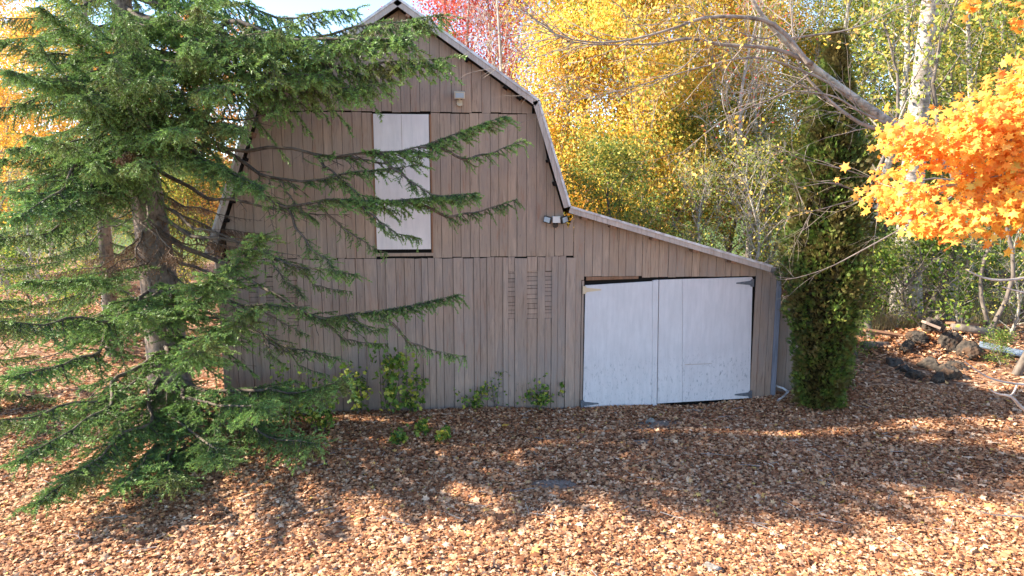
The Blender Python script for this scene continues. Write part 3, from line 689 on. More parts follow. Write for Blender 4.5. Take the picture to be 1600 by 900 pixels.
# ------------------------------------------------------------ broadleaf trees
def grow(seed, h, r0, start, spread, limbs=22, subs=5, twigs=4, up=.75, lean=(0, 0), shape='round', twig_r=.008, wob=.25):
    """woody mesh of a tree standing at the origin, and the points its leaves hang from"""
    r = random.Random(seed); T = Tubes(); tips = []
    tr = [Vector((lean[0] * k / 10 * h + wob * math.sin(k * .8 + seed), lean[1] * k / 10 * h + wob * math.cos(k * .7 + seed * 2), h * k / 10)) for k in range(11)]
    tr = [p - Vector((wob * math.sin(seed), wob * math.cos(seed * 2), .15)) for p in tr]
    T.add(tr, [r0 * (1 - k / 10) ** .75 + .012 + r0 * .35 * math.exp(-k * 1.4) for k in range(11)], 9)
    def tpos(f): k = min(9, int(f * 10)); return tr[k].lerp(tr[k + 1], f * 10 - k)
    def curve(p, d, L, n, bend, jit):
        pts = [p.copy()]
        for _ in range(n):
            d = (d + Vector((r.gauss(0, jit), r.gauss(0, jit), bend + r.gauss(0, jit)))).normalized(); pts.append(pts[-1] + d * L / n)
        return pts, d
    for i in range(limbs):
        f = start + (1 - start) * (i + .5) / limbs; az = i * 2.39996 + r.uniform(-.4, .4)
        prof = {'round': math.sin(math.pi * min(1, (f - start) / (1 - start) * .8 + .2)) ** .6, 'cone': 1.05 - (f - start) / (1 - start), 'vase': .5 + .5 * (f - start) / (1 - start)}[shape]
        L = spread * prof * r.uniform(.75, 1.15); el = up + .35 * f
        p0 = tpos(f); rb = max(.014, r0 * .38 * (1 - f) + .012)
        pts, d = curve(p0, Vector((math.cos(az) * math.cos(el), math.sin(az) * math.cos(el), math.sin(el))), L, 5, .03, .10)
        T.add(pts, [rb * (1 - k / 5.6) for k in range(6)], 5)
        for j in range(subs):
            g = .3 + .7 * (j + 1) / subs; k = min(4, int(g * 5 * .999)); p = pts[k].lerp(pts[k + 1], g * 5 - k)
            dd = (pts[k + 1] - pts[k]).normalized(); side = Vector((r.gauss(0, 1), r.gauss(0, 1), r.gauss(0, .7))).normalized()
            p2, _ = curve(p, (dd + side * .9).normalized(), L * r.uniform(.25, .42), 3, .02, .14)
            T.add(p2, [rb * .4, rb * .3, rb * .2, twig_r * .6], 3)
            for q in range(twigs):
                m = r.randint(1, 3); p3, _ = curve(p2[m], ((p2[m] - p2[m - 1]).normalized() + Vector((r.gauss(0, .8), r.gauss(0, .8), r.gauss(0, .6)))).normalized(), L * r.uniform(.10, .2), 2, 0, .2)
                T.add(p3, [twig_r, twig_r * .7, twig_r * .4], 3); tips += [p3[1], p3[2], p3[2]]
            tips += p2[1:]
    return T.mesh('trunk'), np.array([tuple(t_) for t_ in tips])
def crown(seed, tips, n, size, spread=.22, shape=LEAF_OVAL, zmin=None):
    rng = np.random.default_rng(seed); P = tips[rng.integers(0, len(tips), n)] + rng.normal(0, spread, (n, 3))
    if zmin is not None: P = P[P[:, 2] > zmin]
    return leaves('crown', P, size, shape, rng, face=(-.35, -.5, .5))
TT = {}
def template(key, seed, h, r0, start, spread, nleaf, size, bark, leaf, sp=.24, **kw):
    w, tips = grow(seed, h, r0, start, spread, **kw); w.materials.append(M[bark])
    c = None
    if nleaf: c = crown(seed, tips, nleaf, size, sp); c.materials.append(M[leaf])
    TT[key] = (w, c)
template('yellow_a', 31, 12.5, .17, .12, 3.6, 30000, .125, 'grey_bark', 'yellow', sp=.34, limbs=30)
template('yellow_b', 32, 10.5, .14, .08, 3.2, 26000, .125, 'grey_bark', 'yellow', sp=.34, limbs=28)
template('gold', 33, 11.5, .15, .15, 3.4, 20000, .125, 'grey_bark', 'gold_leaf', sp=.3, limbs=26)
template('olive', 34, 12.5, .14, .2, 2.8, 14000, .12, 'grey_bark', 'olive', limbs=24)
template('olive_low', 35, 6.5, .09, .05, 2.6, 12000, .11, 'brown_bark', 'olive', sp=.3, limbs=22)
template('red', 36, 13.5, .16, .3, 3.2, 7000, .12, 'fine_bark', 'red', limbs=28, twigs=5)
template('bare', 37, 12.5, .13, .2, 3.0, 700, .1, 'fine_bark', 'red', limbs=30, subs=6, twigs=5)
template('thicket', 38, 6.0, .05, .05, 2.2, 1800, .09, 'grey_bark', 'olive', limbs=30, subs=6, twigs=5, twig_r=.006)
template('orange', 39, 11, .16, .15, 3.2, 15000, .13, 'brown_bark', 'orange_back', sp=.3, limbs=24)
template('tall_pale', 40, 17, .36, .52, 4.2, 9000, .13, 'pale_bark', 'olive', limbs=20, wob=.05, lean=(-.008, -.004), sp=.35)
template('slender', 41, 13, .13, .35, 2.0, 2600, .12, 'grey_bark', 'olive', limbs=16, lean=(.06, 0))
template('bush', 42, 2.3, .03, .03, 1.3, 2300, .10, 'brown_bark', 'green', sp=.2, limbs=16, subs=4, twigs=3)
template('pole', 43, 7.5, .06, .5, 1.3, 500, .11, 'brown_bark', 'olive', limbs=10)
def tree(key, name, x, y, label, rz=0, s=1.0, group='autumn trees behind the barn', cat='tree', sx=None):
    w, c = TT[key]
    t_ = thing(name, (x, y, float(gz(x, y)) - .05), label, cat, group); t_.rotation_euler = (0, 0, rz); t_.scale = (s, s, sx or s)
    a = link('trunk', w, None, t_, world=False)
    if c: link('crown' if cat == 'tree' else 'foliage', c, None, t_, world=False)
    return t_
def gp(px, depth):                                       # a ground point under picture column px at a depth
    fx, fy = math.sin(YAW), math.cos(YAW); u = (px - 800) / F / math.cos(PITCH); return CAM.x + depth * (fx + u * math.cos(YAW)), CAM.y + depth * (fy - u * math.sin(YAW))
for key, name, px, dp, rz, s, label in [
    ('yellow_a', 'yellow_maple', 905, 27.5, .3, 1.0, 'yellow maple rising just right of the upper barn roof slope'),
    ('yellow_b', 'yellow_maple', 985, 23.0, 1.9, 1.0, 'bright yellow maple above the lean-to roof, nearest of the yellow trees'),
    ('yellow_a', 'yellow_maple', 1095, 27.0, 2.6, .95, 'dense yellow maple above the middle of the lean-to roof'),
    ('gold', 'golden_maple', 1010, 31, 4.2, 1.2, 'golden orange maple behind the nearest yellow maple'),
    ('yellow_b', 'yellow_maple', 880, 24.5, 5.1, .9, 'low yellow maple tucked against the steep barn roof slope'),
    ('yellow_a', 'yellow_maple', 1175, 33, 3.9, 1.05, 'yellow maple seen through the bare twigs left of the cedar'),
    ('olive_low', 'green_maple', 950, 19.5, .8, .8, 'low yellow green tree just over the upper end of the lean-to roof'),
    ('red', 'red_maple', 735, 29, .4, 1.0, 'red leaved maple at the top, right of the barn peak'),
    ('red', 'red_maple', 795, 35, 2.4, 1.1, 'pinkish red maple behind, between the red tree and the yellow maples'),
    ('bare', 'bare_maple', 775, 26, 1.1, 1.0, 'nearly bare pinkish tree above the right roof slope of the barn'),
    ('bare', 'bare_maple', 845, 32, 3.3, 1.1, 'nearly bare grey tree behind the top left of the yellow maples'),
    ('bare', 'bare_maple', 1150, 22, 5.5, .8, 'bare twiggy tree just left of the cedar'),
    ('thicket', 'bare_thicket', 1090, 19.5, .6, .8, 'grey leafless thicket over the middle of the lean-to roof'),
    ('thicket', 'bare_thicket', 1165, 18.5, 2.6, .85, 'grey leafless thicket between the lean-to roof end and the cedar'),
    ('thicket', 'bare_thicket', 1190, 25, 1.6, 1.0, 'larger grey thicket behind, left of the cedar'),
    ('olive', 'olive_tree', 1250, 30, 1.6, 1.0, 'yellow green tree right behind the cedar top'),
    ('olive', 'olive_tree', 1355, 29, 4.1, 1.0, 'yellow green tree between the cedar and the thick pale trunk'),
    ('olive', 'olive_tree', 1520, 25, 5.9, 1.0, 'yellow green tree right of the thick pale trunk'),
    ('olive', 'olive_tree', 1610, 21, 2.9, .95, 'yellow green tree above the orange maple at the right edge'),
    ('olive_low', 'olive_tree', 1395, 22, 1.2, .85, 'short bushy yellow green tree right of the cedar'),
    ('olive_low', 'olive_tree', 1300, 26, 3.2, 1.0, 'bushy yellow green tree behind the middle of the cedar'),
    ('orange', 'orange_maple', 345, 31, .4, 1.0, 'orange maple seen through the spruce beside the left roof slope'),
    ('orange', 'orange_maple', 220, 34, 2.4, 1.0, 'orange maple seen behind the trunk of the big spruce'),
    ('gold', 'golden_maple', 90, 38, 1.4, 1.1, 'golden maple behind the left of the big spruce'),
    ('orange', 'orange_maple', -30, 34, 5.4, .9, 'orange maple at the left edge behind the spruces'),
    ('olive_low', 'green_maple', 1065, 23.5, 4.0, .95, 'yellow green tree behind the grey thicket over the lean-to roof'),
    ('olive_low', 'green_maple', 1150, 28, 5.1, 1.1, 'round yellow green tree behind the thickets, left of the cedar'),
    ('olive_low', 'green_maple', 1235, 21, 2.1, .8, 'yellow green tree hidden partly behind the left of the cedar'),
    ('yellow_b', 'yellow_maple', 1260, 34, .9, 1.0, 'far yellow maple behind the cedar top'),
    ('yellow_b', 'yellow_maple', 1490, 33, 2.9, 1.05, 'far yellow maple behind the thick pale trunk'),
    ('olive', 'olive_tree', 1455, 30, 3.4, 1.1, 'tall yellow green tree behind the thick pale trunk'),
    ('olive', 'olive_tree', 1575, 31, .4, 1.15, 'tall yellow green tree far back at the top right'),
    ('olive_low', 'olive_tree', 1500, 29, 2.6, 1.1, 'bushy yellow green tree at the field edge behind the green bushes'),
    ('thicket', 'bare_thicket', 60, 20, 1.0, .8, 'grey thicket behind the left of the big spruce'),
    ('thicket', 'bare_thicket', 160, 24, 3.0, .8, 'grey thicket seen left of the big spruce trunk'),
    ('olive_low', 'olive_tree', 140, 29, 2.0, .8, 'bushy olive tree low behind the big spruce, left of its trunk'),
    ('olive_low', 'olive_tree', 300, 27, 5.0, .75, 'bushy olive tree low between the spruce trunk and the barn'),
    ('olive', 'olive_tree', 1330, 36, 5.2, 1.2, 'tall olive tree far back between the cedar and the slender grey trunk'),
    ('olive', 'olive_tree', 1410, 38, .9, 1.3, 'tall olive tree far back left of the thick pale trunk'),
    ('olive', 'olive_tree', 1500, 40, 4.7, 1.3, 'tall olive tree far back right of the thick pale trunk'),
    ('red', 'red_maple', 700, 33, 5.0, 1.1, 'red maple furthest left, behind the barn peak'),
    ('red', 'red_maple', 765, 30, 3.6, 1.05, 'red maple behind the nearly bare pinkish tree'),
    ('slender', 'ash_tree', 1480, 21, 1.2, .95, 'slender grey trunk right of the thick pale trunk'),
    ('slender', 'ash_tree', 1290, 25, 4.4, 1.0, 'slender trunk mostly hidden behind the cedar top'),
    ('gold', 'golden_maple', 10, 30, 2.2, 1.15, 'tall golden maple at the top left corner behind the spruce'),
    ('olive', 'olive_tree', 160, 44, 4.4, 1.3, 'tall olive tree far back behind the top of the spruce'),
    ('olive', 'olive_tree', 430, 42, 3.4, 1.0, 'yellow green tree far back by the left roof slope'),
    ('tall_pale', 'poplar_tree', 1418, 19.5, .0, 1.0, 'tall poplar with a thick pale trunk above the orange maple'),
    ('slender', 'ash_tree', 1342, 20.5, .0, 1.0, 'slender leaning grey trunk between the cedar and the poplar'),
    ('slender', 'ash_tree', 1190, 24.5, 2.4, .9, 'slender dark trunk standing left of the cedar'),
    ('pole', 'young_tree', 1400, 20.5, 1.0, 1.2, 'dark straight young tree left of the poplar foot'),
    ('pole', 'young_tree', 1465, 24, 3.0, 1.2, 'thin young tree right of the poplar foot'),
    ('pole', 'young_tree', 1372, 17.6, 2.0, 1.15, 'dark thin trunk standing just right of the cedar above the leaves'),
    ('pole', 'young_tree', 1440, 18.6, 5.0, 1.3, 'dark trunk directly behind the rubble pile'),
    ('thicket', 'bare_thicket', 1510, 17.6, 4.0, .5, 'low tangle of bare stems behind the right of the rubble pile'),
    ('thicket', 'bare_thicket', 1410, 18.2, 2.2, .45, 'low tangle of bare stems behind the left of the rubble pile'),
    ('thicket', 'bare_thicket', 1580, 17.0, .2, .55, 'tangle of bare stems at the right edge behind the saplings'),
    ('pole', 'young_tree', 1545, 16.5, 5.0, .8, 'thin leaning sapling beside the blue grey sheet'),
    ('pole', 'young_tree', 1562, 16.8, 2.0, .75, 'thin upright sapling behind the blue grey sheet'),
    ('pole', 'young_tree', 1598, 14.5, 4.4, 1.1, 'grey sapling trunk at the right edge of the yard'),
]:
    x, y = gp(px, dp); tree(key, name, x, y, label, rz, s)
for px, dp, rz, s, label in [(1375, 19.5, .3, .9, 'green bush at the foot of the trunks right of the cedar'), (1455, 17.8, 2.1, 1.15, 'bright green bush behind the woodpile'), (1505, 18.8, 4.0, 1.25, 'tall green bush right of the woodpile'),
                             (1555, 20.5, 5.2, 1.2, 'green bush under the orange maple near the field'), (1345, 16.0, 1.2, .5, 'low green bush just right of the cedar foot'), (1575, 15.0, .9, .32, 'small green plant in front of the blue grey sheet'),
                             (1420, 23.0, 2.9, 1.1, 'green bush in front of the pale poplar trunk'), (30, 21, 1.1, 1.0, 'green bush behind the left spruce by the drive'), (120, 19, 4.1, .8, 'green bush left of the big spruce trunk')]:
    x, y = gp(px, dp); tree('bush', 'bush', x, y, label, rz, s, 'green bushes at the edge of the yard', 'bush')
def far_wood():                                          # the tree line across the field
    rng = np.random.default_rng(77); P = []
    for k in range(150):
        a = rng.uniform(-.95, 1.0); d = rng.uniform(80, 120); fx, fy = math.sin(YAW + a), math.cos(YAW + a)
        c = np.array([d * fx, -13 + d * fy, rng.uniform(3, 6)]); n = 420
        q = rng.normal(size=(n, 3)); q /= np.linalg.norm(q, axis=1)[:, None]; q *= rng.uniform(.6, 1, n)[:, None] ** .5 * np.array([4.5, 4.5, c[2] * 1.05]); P.append(c + q)
    P = np.concatenate(P); P = P[P[:, 2] > 0]
    tag(link('far_woods', leaves('far_woods', P, .9, LEAF_OVAL, rng), M['olive']), 'distant line of autumn woods across the field', kind='stuff')
far_wood()

# ------------------------------------------------------------ columnar cedar
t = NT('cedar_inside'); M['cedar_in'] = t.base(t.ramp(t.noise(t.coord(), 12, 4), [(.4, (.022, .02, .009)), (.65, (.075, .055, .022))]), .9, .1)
def build_cedar():
    b = onground(1280, 634, .0); x0, y0 = b.x, b.y; z0 = float(gz(x0, y0))
    ce = thing('cedar_tree', (x0, y0, z0), 'tall narrow dark green cedar at the right corner of the barn', 'cedar tree')
    T = Tubes(); T.add([(x0 + .04 * math.sin(k), y0, z0 - .1 + 6.6 * k / 6) for k in range(7)], [.13 - .018 * k for k in range(7)], 8)
    T.add([(x0 + .12, y0 + .05, z0), (x0 + .2, y0 + .03, z0 + 1), (x0 + .15, y0, z0 + 2.2)], [.07, .06, .04], 7)
    link('trunk', T.mesh('trunk'), M['brown_bark'], ce)
    rng = np.random.default_rng(5); V = []
    ztab = [0, .5, 1.1, 1.9, 3.0, 4.1, 5.2, 6.1, 6.95]; wtab = [.42, .50, .56, .82, .82, .74, .50, .30, .06]
    lean = lambda z: -.02 * z
    n = 34000; z = rng.uniform(0.05, 6.95, n) ** 1.0; rr = .9 * np.interp(z, ztab, wtab) * (1 + .18 * fbm(z * 1.3, rng.uniform(0, .1, n), 2, 8))
    th = rng.uniform(0, 2 * math.pi, n); lump = 1 + .22 * np.sin(th * 3 + z * 2.1) * np.sin(z * 3.3 + th) + .14 * np.sin(th * 5 - z * 4)
    rad = rr * lump * rng.uniform(.45, 1.03, n) ** .8; cx = x0 + lean(z) + rad * np.cos(th); cy = y0 + rad * np.sin(th)
    # a flat fan spray: several narrow blades spreading from a point, tips up and outwards
    out = np.stack([np.cos(th), np.sin(th), np.zeros(n)], -1) + rng.normal(0, .35, (n, 3)); out[:, 2] += rng.uniform(.0, 1.7, n); out /= np.linalg.norm(out, axis=1)[:, None]
    lat = np.cross(out, rng.normal(size=(n, 3))); lat /= np.linalg.norm(lat, axis=1)[:, None]
    P = np.stack([cx, cy, z0 + z], -1); Vs = []; Fs = []
    nb = 5; L = rng.uniform(.06, .13, n)
    for k in range(nb):
        a = (k - 2) * .27; d = out * math.cos(a) + lat * math.sin(a); l = (L * (1 - .16 * abs(k - 2)))[:, None]; s = np.cross(d, np.cross(out, lat)); w = .006
        o = P + out * (L * .12 * k / nb)[:, None]
        m = o + d * l * .55
        Vs.append(np.stack([o, m + s * w, o + d * l, m - s * w], 1))
    V = np.stack(Vs, 1).reshape(-1, 3); q = np.arange(len(V)).reshape(-1, 4)
    # join the blades of one fan through a shared base so that a fan has one colour
    V = V.reshape(n, nb * 4, 3); idx = np.arange(n)[:, None] * (nb * 4) + np.array([0] * 1)
    Fq = q.reshape(n, nb, 4).copy(); Fq[:, :, 0] = Fq[:, :1, 0]
    link('foliage', np_mesh('foliage', V.reshape(-1, 3), Fq.reshape(-1, 4)), M['cedar'], ce)
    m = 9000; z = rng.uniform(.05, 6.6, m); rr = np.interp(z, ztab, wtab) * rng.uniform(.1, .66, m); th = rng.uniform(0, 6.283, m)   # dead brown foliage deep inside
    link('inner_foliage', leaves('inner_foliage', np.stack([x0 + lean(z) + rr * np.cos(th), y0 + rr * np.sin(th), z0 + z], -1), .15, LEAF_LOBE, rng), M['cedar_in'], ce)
build_cedar()

# ------------------------------------------------------------ trees at the right edge
def px_path(pts, d0, d1): return [at(px, py, d0 + (d1 - d0) * i / (len(pts) - 1)) for i, (px, py) in enumerate(pts)]
def resample(P, n):
    P = [Vector(p) for p in P]; out = []; m = len(P) - 1
    for i in range(n):
        t_ = i / (n - 1) * m; k = min(m - 1, int(t_)); f = t_ - k
        p0 = P[max(0, k - 1)]; p1 = P[k]; p2 = P[k + 1]; p3 = P[min(m, k + 2)]
        out.append(.5 * ((2 * p1) + (p2 - p0) * f + (2 * p0 - 5 * p1 + 4 * p2 - p3) * f * f + (3 * p1 - p0 - 3 * p2 + p3) * f ** 3))
    return out
def twigs_on(T, P, r, n, L, rad, droop=-.02, depth=1, tips=None):
    for i in range(n):
        k = r.randint(max(1, len(P) // 5), len(P) - 2); d = (P[k + 1] - P[k]).normalized()
        s = Vector((r.gauss(0, 1), r.gauss(0, 1), r.gauss(0, 1))).normalized(); dd = (d + s * .8).normalized(); ln = L * r.uniform(.4, 1.1); q = [P[k].copy()]
        for j in range(5):
            dd = (dd + Vector((r.gauss(0, .10), r.gauss(0, .10), r.gauss(0, .10) + droop))).normalized(); q.append(q[-1] + dd * ln / 5)
        T.add(q, [rad * (1 - .15 * j) for j in range(6)], 3)
        if tips is not None: tips += q[2:]
        if depth > 0: twigs_on(T, q, r, 3, L * .45, rad * .6, droop, depth - 1, tips)
def build_bare_tree():
    r = random.Random(8); base = at(1900, 600, 11.5); z = float(gz(base.x, base.y)); bx, by = base.x, base.y
    bt = thing('bare_tree', (bx, by, z), 'grey barked tree off the right edge whose long bare limb crosses above the cedar', 'tree')
    T = Tubes(); crotch = at(1820, 420, 11.3)
    T.add([(bx, by, z - .1), (bx - .05, by, z + 1), tuple(crotch), tuple(crotch + Vector((.3, .2, 3))), tuple(crotch + Vector((.2, .5, 6)))], [.34, .28, .24, .15, .05], 12)
    link('trunk', T.mesh('trunk'), M['grey_bark'], bt)
    T = Tubes(); limb = resample([crotch] + px_path([(1640, 330), (1500, 268), (1420, 212), (1330, 150), (1262, 98), (1215, 52), (1180, 8), (1150, -60)], 10.6, 9.4), 26)
    T.add(limb, [.108 - .0036 * k for k in range(26)], 10); link('limb', T.mesh('limb'), M['grey_bark'], bt)
    tips = []
    subs = [([(1262, 98), (1215, 42), (1165, 27), (1100, 28), (1050, 45), (985, 62), (925, 66), (860, 50), (800, -5)], 9.6, 9.2, .035, 'branch'),
            ([(1270, 100), (1210, 76), (1130, 70), (1075, 60), (1030, 68), (960, 70), (900, 66), (830, 44)], 9.7, 9.4, .032, 'branch'),
            ([(1330, 150), (1265, 115), (1180, 90), (1095, 105), (1010, 130), (930, 150), (860, 162)], 9.8, 9.4, .02, 'branch'),
            ([(1270, 112), (1215, 150), (1165, 170), (1120, 195), (1040, 260)], 9.8, 9.6, .016, 'branch'),
            ([(1420, 212), (1340, 190), (1260, 120), (1240, 60), (1235, -20)], 9.9, 9.8, .035, 'branch'),
            ([(1235, 60), (1270, 55), (1330, 45), (1400, 15), (1480, -20)], 9.8, 10.1, .02, 'branch'),
            ([(1400, 200), (1345, 175), (1300, 150), (1230, 140), (1180, 125)], 9.8, 9.4, .022, 'branch'),
            ([(1215, 52), (1190, 60), (1130, 40), (1070, 5), (1030, -30)], 9.7, 9.3, .014, 'branch'),
            ([(1095, 78), (1060, 110), (1000, 140), (930, 155), (870, 140)], 9.5, 9.2, .010, 'branch'),
            ([(1160, 75), (1130, 120), (1140, 190), (1215, 250), (1250, 290)], 9.7, 10.0, .012, 'branch'),
            ([(1620, 335), (1520, 310), (1400, 290), (1330, 268), (1260, 250), (1205, 232)], 10.4, 9.8, .018, 'branch'),
            ([(1640, 330), (1480, 280), (1400, 295), (1345, 300), (1300, 285), (1240, 295)], 10.6, 9.8, .022, 'branch'),
            ([(1560, 310), (1450, 300), (1350, 310), (1290, 325), (1232, 342), (1227, 372)], 10.2, 9.6, .016, 'branch'),
            ([(1640, 330), (1530, 290), (1440, 340), (1340, 395), (1290, 420), (1235, 436), (1200, 434)], 10.6, 9.7, .017, 'branch')]
    for pts, d0, d1, rad, nm in subs:
        T = Tubes(); P = resample(px_path(pts, d0, d1), 22); T.add(P, [rad * (1 - .042 * k) for k in range(22)], 6)
        twigs_on(T, P, r, (17 if rad > .012 else 10) if pts[-1][1] < 200 else 6, 1.15, max(.0045, rad * .25), tips=tips if pts[0][1] < 130 else None); link('branch', T.mesh('branch'), M['twig_grey'], bt)
    rng = np.random.default_rng(3); tp = np.array([tuple(v) for v in tips]); P = tp[rng.integers(0, len(tp), 700)] + rng.normal(0, .03, (700, 3)); P = P[P[:, 0] > 3.0]
    link('leaves', leaves('leaves', P, .07, LEAF_OVAL, rng), M['gold_leaf'], bt)
build_bare_tree()
def build_orange_maple():
    r = random.Random(18); rng = np.random.default_rng(18); base = at(2010, 900, 7.6); bx, by = base.x, base.y; z = float(gz(bx, by))
    om = thing('orange_maple', (bx, by, z), 'glowing orange maple reaching in from the right edge, nearest tree to the camera', 'maple tree')
    T = Tubes(); T.add([(bx, by, z - .1), (bx, by, z + 1.5), (bx - .1, by + .1, z + 4), (bx, by + .2, z + 7), (bx, by + .3, z + 9.5)], [.3, .24, .2, .13, .03], 12)
    link('trunk', T.mesh('trunk'), M['brown_bark'], om)
    # leafy sprays: each limb ends in a shelf of leaves
    shelf = [[(1980, 330), (1700, 270), (1590, 205), (1510, 220), (1440, 235)], [(1980, 300), (1760, 200), (1660, 165), (1610, 160), (1560, 180)], [(1980, 380), (1720, 300), (1560, 280), (1450, 265), (1370, 275)],
             [(1980, 400), (1720, 350), (1580, 325), (1450, 330), (1345, 350)], [(1980, 420), (1720, 385), (1600, 362), (1500, 368), (1400, 392)], [(1980, 420), (1760, 400), (1660, 380), (1600, 380), (1540, 392)],
             [(1980, 330), (1760, 255), (1640, 240), (1560, 255), (1480, 270)], [(1980, 350), (1760, 300), (1660, 280), (1590, 300), (1500, 320)], [(1980, 360), (1800, 340), (1700, 340), (1640, 335), (1570, 345)], [(1980, 330), (1760, 230), (1700, 170), (1650, 150), (1610, 175)]]
    P = []
    for k, pts in enumerate(shelf):
        T = Tubes(); path = resample(px_path([(a + 44, b - 42) for a, b in pts], 7.9, 6.9 + .12 * (k % 4)), 18); T.add(path, [.045 * (1 - .05 * i) for i in range(18)], 6); tips = []
        twigs_on(T, path, r, 18, .42, .006, -.02, 1, tips); link('limb', T.mesh('limb'), M['grey_bark'], om)
        cl = [v for v in path[7:]] * 5 + [v for v in tips if (v - path[-1]).length < 1.6 or r.random() < .4]; cl = np.array([tuple(v) for v in cl])
        q = cl[rng.integers(0, len(cl), 850)] + rng.normal(0, 1, (850, 3)) * (.14, .14, .07); P.append(q)
    P = np.concatenate(P)
    link('crown', leaves('crown', P, .088, LEAF_MAPLE, rng, face=(-.75, -.45, .6), var=.45), M['maple'], om)
    tips = []                                            # the same crown, out of view to the right
    # two stray leaf clusters at the top edge
    for (px, py) in ((1520, 5), (1575, 0), (1595, 35)):
        q = np.array(at(px, py, 7.6))[None] + rng.normal(0, .07, (22, 3)); link('leaves', leaves('leaves', q, .1, LEAF_MAPLE, rng, flat=.8), M['maple'], om)
        T = Tubes(); T.add(resample([at(px, py, 7.6), at(px + 80, py - 60, 7.7), at(1900, -120, 7.9)], 8), [.006, .008, .01, .013, .015, .018, .02, .022], 4); link('branch', T.mesh('branch'), M['grey_bark'], om)
    for pts, rad in (([(1690, 400), (1640, 425), (1580, 437), (1540, 435), (1508, 421)], .020), ([(1700, 440), (1650, 462), (1600, 457), (1565, 448)], .016), ([(1700, 590), (1640, 600), (1590, 600), (1545, 590), (1507, 565)], .018),
                     ([(1590, 600), (1580, 617), (1560, 616)], .011), ([(1700, 720), (1640, 668), (1600, 640), (1580, 620), (1560, 616), (1545, 608)], .022), ([(1700, 820), (1640, 812), (1580, 806), (1545, 803), (1505, 788)], .010), ([(1690, 790), (1600, 783), (1575, 774)], .008)):
        T = Tubes(); path = resample(px_path(pts, 6.6, 6.3), 14); T.add(path, [rad * (1 - .055 * i) for i in range(14)], 7)
        o = link('branch', T.mesh('branch'), M['fine_bark'], om)
    T = Tubes()
    hub = Vector((bx, by, z))
    for py, dz in ((400, 3.2), (440, 3.0), (590, 2.0), (720, 1.6), (820, 1.1), (790, 1.2)): T.add(resample([hub + Vector((0, 0, dz)), at(1850, py, 6.9), at(1690, py, 6.6)], 8), [.05 - .0035 * i for i in range(8)], 6)
    link('branch', T.mesh('branch'), M['fine_bark'], om)
build_orange_maple()

# ------------------------------------------------------------ weeds and saplings along the wall
def plant(px, py, h, n, w, label, seed, name='weed', mat='weed', size=.1, shape=LEAF_LOBE, nst=4, Yw=None, grp='weeds along the barn wall'):
    r = random.Random(seed); rng = np.random.default_rng(seed); b = onground(px, py, -.12) if Yw is None else onwall(px, py, Yw); z = float(gz(b.x, b.y))
    t_ = thing(name, (b.x, b.y, z), label, 'plant', grp); T = Tubes(); pts = []
    for k in range(nst):
        hh = h * r.uniform(.55, 1.05); dx = r.uniform(-w, w); P = resample([Vector((b.x + dx * .2, b.y, z)), Vector((b.x + dx * .6, b.y - r.uniform(0, .1), z + hh * .5)), Vector((b.x + dx, b.y - r.uniform(0, .2), z + hh))], 9)
        T.add(P, [.007 * (1 - .09 * i) for i in range(9)], 4)
        twigs_on(T, P, r, int(5 * h) + 2, .3 * min(1, h), .003, .0, 0, pts); pts += P[3:]
    link('stem', T.mesh('stem'), M['brown_bark'], t_); c = np.array([tuple(v) for v in pts]); n = int(n * 1.7); q = c[rng.integers(0, len(c), n)] + rng.normal(0, .06, (n, 3)); q[:, 1] = np.minimum(q[:, 1], -.05) if b.y < 0 and Yw is None else q[:, 1]
    q[:, 2] = np.maximum(q[:, 2], z + .02); link('leaves', leaves('leaves', q, size, shape, rng), M[mat], t_)
plant(608, 652, 1.75, 150, .42, 'tall green leaved sapling against the barn wall right of the spruce boughs', 1, 'sapling', nst=5)
plant(560, 652, 1.1, 90, .3, 'bushy green sapling at the wall under the spruce tips', 2, 'sapling')
plant(640, 648, .8, 60, .3, 'short leafy sapling right of the tall one at the wall', 3, 'sapling')
plant(845, 636, .62, 90, .22, 'green weed clump left of the garage doors', 4, size=.07)
plant(875, 628, .55, 32, .08, 'small yellow green seedling nearest the left garage door', 5, size=.1, nst=2)
plant(740, 640, .5, 70, .3, 'weed clump at the middle of the barn wall', 6, size=.07)
plant(775, 636, .75, 36, .12, 'thin dark stemmed weed at the middle of the wall', 7, size=.05, nst=3)
plant(820, 632, .55, 60, .1, 'feathery weed between the middle clump and the door weeds', 8, size=.05, nst=4)
plant(660, 672, .28, 50, .25, 'low weeds in the leaves below the saplings', 9, size=.08)
plant(622, 684, .22, 34, .15, 'pale green ground weed left in the leaf litter', 10, size=.1)
plant(690, 680, .25, 34, .15, 'pale green ground weed right of the others in the litter', 11, size=.1)
plant(500, 672, .9, 200, .45, 'dense green undergrowth beneath the spruce boughs by the wall', 12, size=.08, nst=7)
plant(455, 660, 1.2, 150, .4, 'brownish undergrowth right of the spruce trunk', 13, size=.07, nst=7)
plant(1318, 622, .75, 140, .10, 'small cedar seedling right of the big cedar foot', 14, size=.07, mat='cedar', nst=5, grp='cedar seedlings')
rng = np.random.default_rng(9)
b = onground(789, 668, -.15); tag(link('yellow_leaf', leaves('yellow_leaf', np.array([[b.x, b.y, float(gz(b.x, b.y)) + .09]]), .17, LEAF_MAPLE, rng, flat=.3, var=0), M['yellow']), 'single bright yellow leaf standing out on the brown litter', 'leaf')

